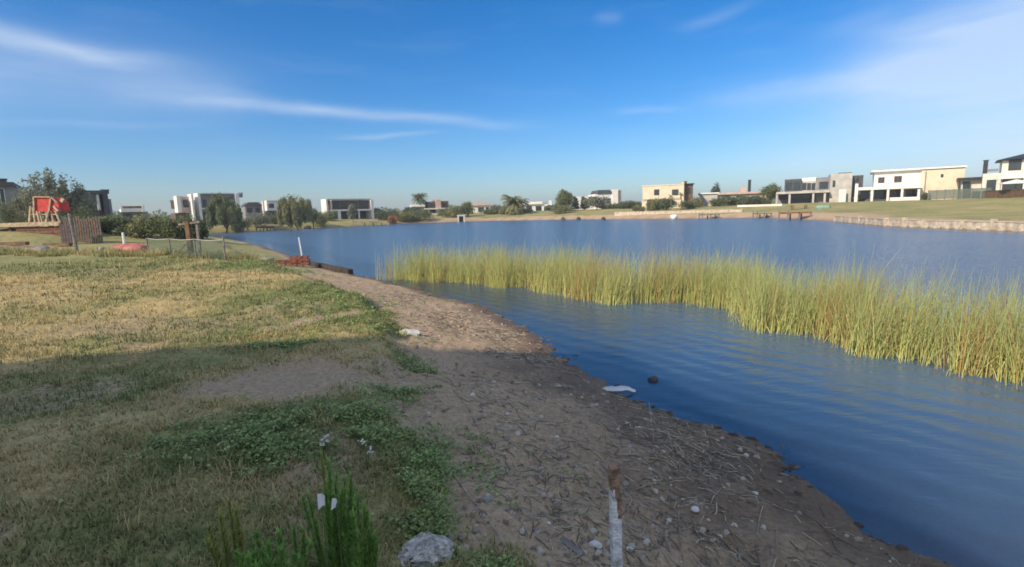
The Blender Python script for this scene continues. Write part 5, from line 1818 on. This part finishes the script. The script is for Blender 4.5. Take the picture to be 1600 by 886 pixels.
mat('weed_stem', (.10, .14, .05), .7, .2, 20, .1)
GT = ((.16, .30, .06), (.34, .50, .14)); YT = ((.24, .28, .06), (.44, .42, .13))
weed('tall_weed', 'tallest feathery green weed at the bottom edge', 530, 905, 722, 24, .06, GT, 1)
weed('tall_weed', 'feathery green weed right beside the tallest one', 568, 925, 775, 16, .05, GT, 2)
weed('tall_weed', 'yellowish weed rising behind the white tag', 516, 830, 712, 2, .02, YT, 3)
weed('tall_weed', 'low green weed left of the tallest one', 445, 915, 835, 16, .09, GT, 4)
weed('tall_weed', 'yellow-green weed at the left of the group', 372, 895, 782, 7, .06, YT, 5)
weed('tall_weed', 'short green weed between the two at the left', 405, 915, 842, 10, .07, GT, 6)


def flowers(label, px, py, heads, seed):
    p = G(px, py); t = empty('white_flower', p, 0, label, 'flower', 'white flowers in the weeds'); rs = random.Random(seed)
    for (hx, hy) in heads:
        q_ = PD(hx, hy, p[1]) - p
        MB().tube([(0, 0, -.02), (q_[0] * .5, .01, q_[2] * .6), (q_[0], 0, q_[2])], [.003, .0025, .002], 5).build('stem', 'weed_stem', t)
        mb = MB()
        for k in range(11):
            c = Vector((q_[0] + rs.gauss(0, .008), rs.gauss(0, .008), q_[2] + rs.uniform(-.035, .012))); s = rs.uniform(.005, .009)
            for j in range(4):
                a = j * 1.57 + rs.random(); u = Vector((math.cos(a), math.sin(a), .4)) * s; v = Vector((-math.sin(a), math.cos(a), .1)) * s * .5
                b0 = len(mb.v); mb.v += [tuple(c), tuple(c + u * .6 + v), tuple(c + u * 1.2), tuple(c + u * .6 - v)]; mb.f.append((b0, b0 + 1, b0 + 2, b0 + 3))
        mb.build('blossom', 'petal', t)


mat('petal', (.78, .78, .72), .7, .05, 20, 0)
flowers('white flower spike above the green weeds, the left one', 507, 725, [(509, 683), (502, 690)], 1)
flowers('pair of white flower spikes above the weeds at the right', 574, 735, [(567, 688), (577, 700)], 2)


def paper_tag(label, px, py, w, hgt, rz, ry):
    p = PD(px, py, 1.86); z = gz(p[0], p[1])
    t = empty('paper_tag', (p[0], p[1], z), rz, label, 'tag', 'white tags among the weeds')
    zz = p[2] - z
    mb = MB(); n = 4
    for i in range(n + 1):
        u = i / n - .5; mb.v += [(u * w, .006 * math.cos(u * 5), zz - hgt / 2 + .004 * i), (u * w, .006 * math.cos(u * 5) + .012, zz + hgt / 2 - .003 * i)]
    for i in range(n): mb.f.append((2 * i, 2 * i + 2, 2 * i + 3, 2 * i + 1))
    o = mb.build('card', 'white_sheet', t); s = o.modifiers.new('thick', 'SOLIDIFY'); s.thickness = .0012
    MB().tube([(0, .02, -.05), (0, .018, zz)], .002, 5).build('stick', 'weed_stem', t)


paper_tag('larger white paper tag beside the tallest weed', 502, 784, .026, .062, R(15), 0)
paper_tag('small torn white paper tag right of the larger one', 521, 789, .02, .045, R(-20), .2)


# ------------------------------------------------------------------ thin summer haze over the lake
def haze():
    o = MB().box(-1000, 1000, -1000, 1000, -3.0, 24.0).build('haze', None)
    m = bpy.data.materials.new('haze'); m.use_nodes = True; nt = m.node_tree; nt.nodes.clear()
    out = nt.nodes.new('ShaderNodeOutputMaterial'); v = nt.nodes.new('ShaderNodeVolumePrincipled')
    v.inputs['Color'].default_value = (.86, .90, .95, 1); v.inputs['Density'].default_value = HAZE; v.inputs['Anisotropy'].default_value = .2
    nt.links.new(v.outputs[0], out.inputs['Volume'])
    o.data.materials.append(m)
    tag(o, 'thin pale summer haze over the lake', 'haze', kind='stuff')


HAZE = .0006
haze()
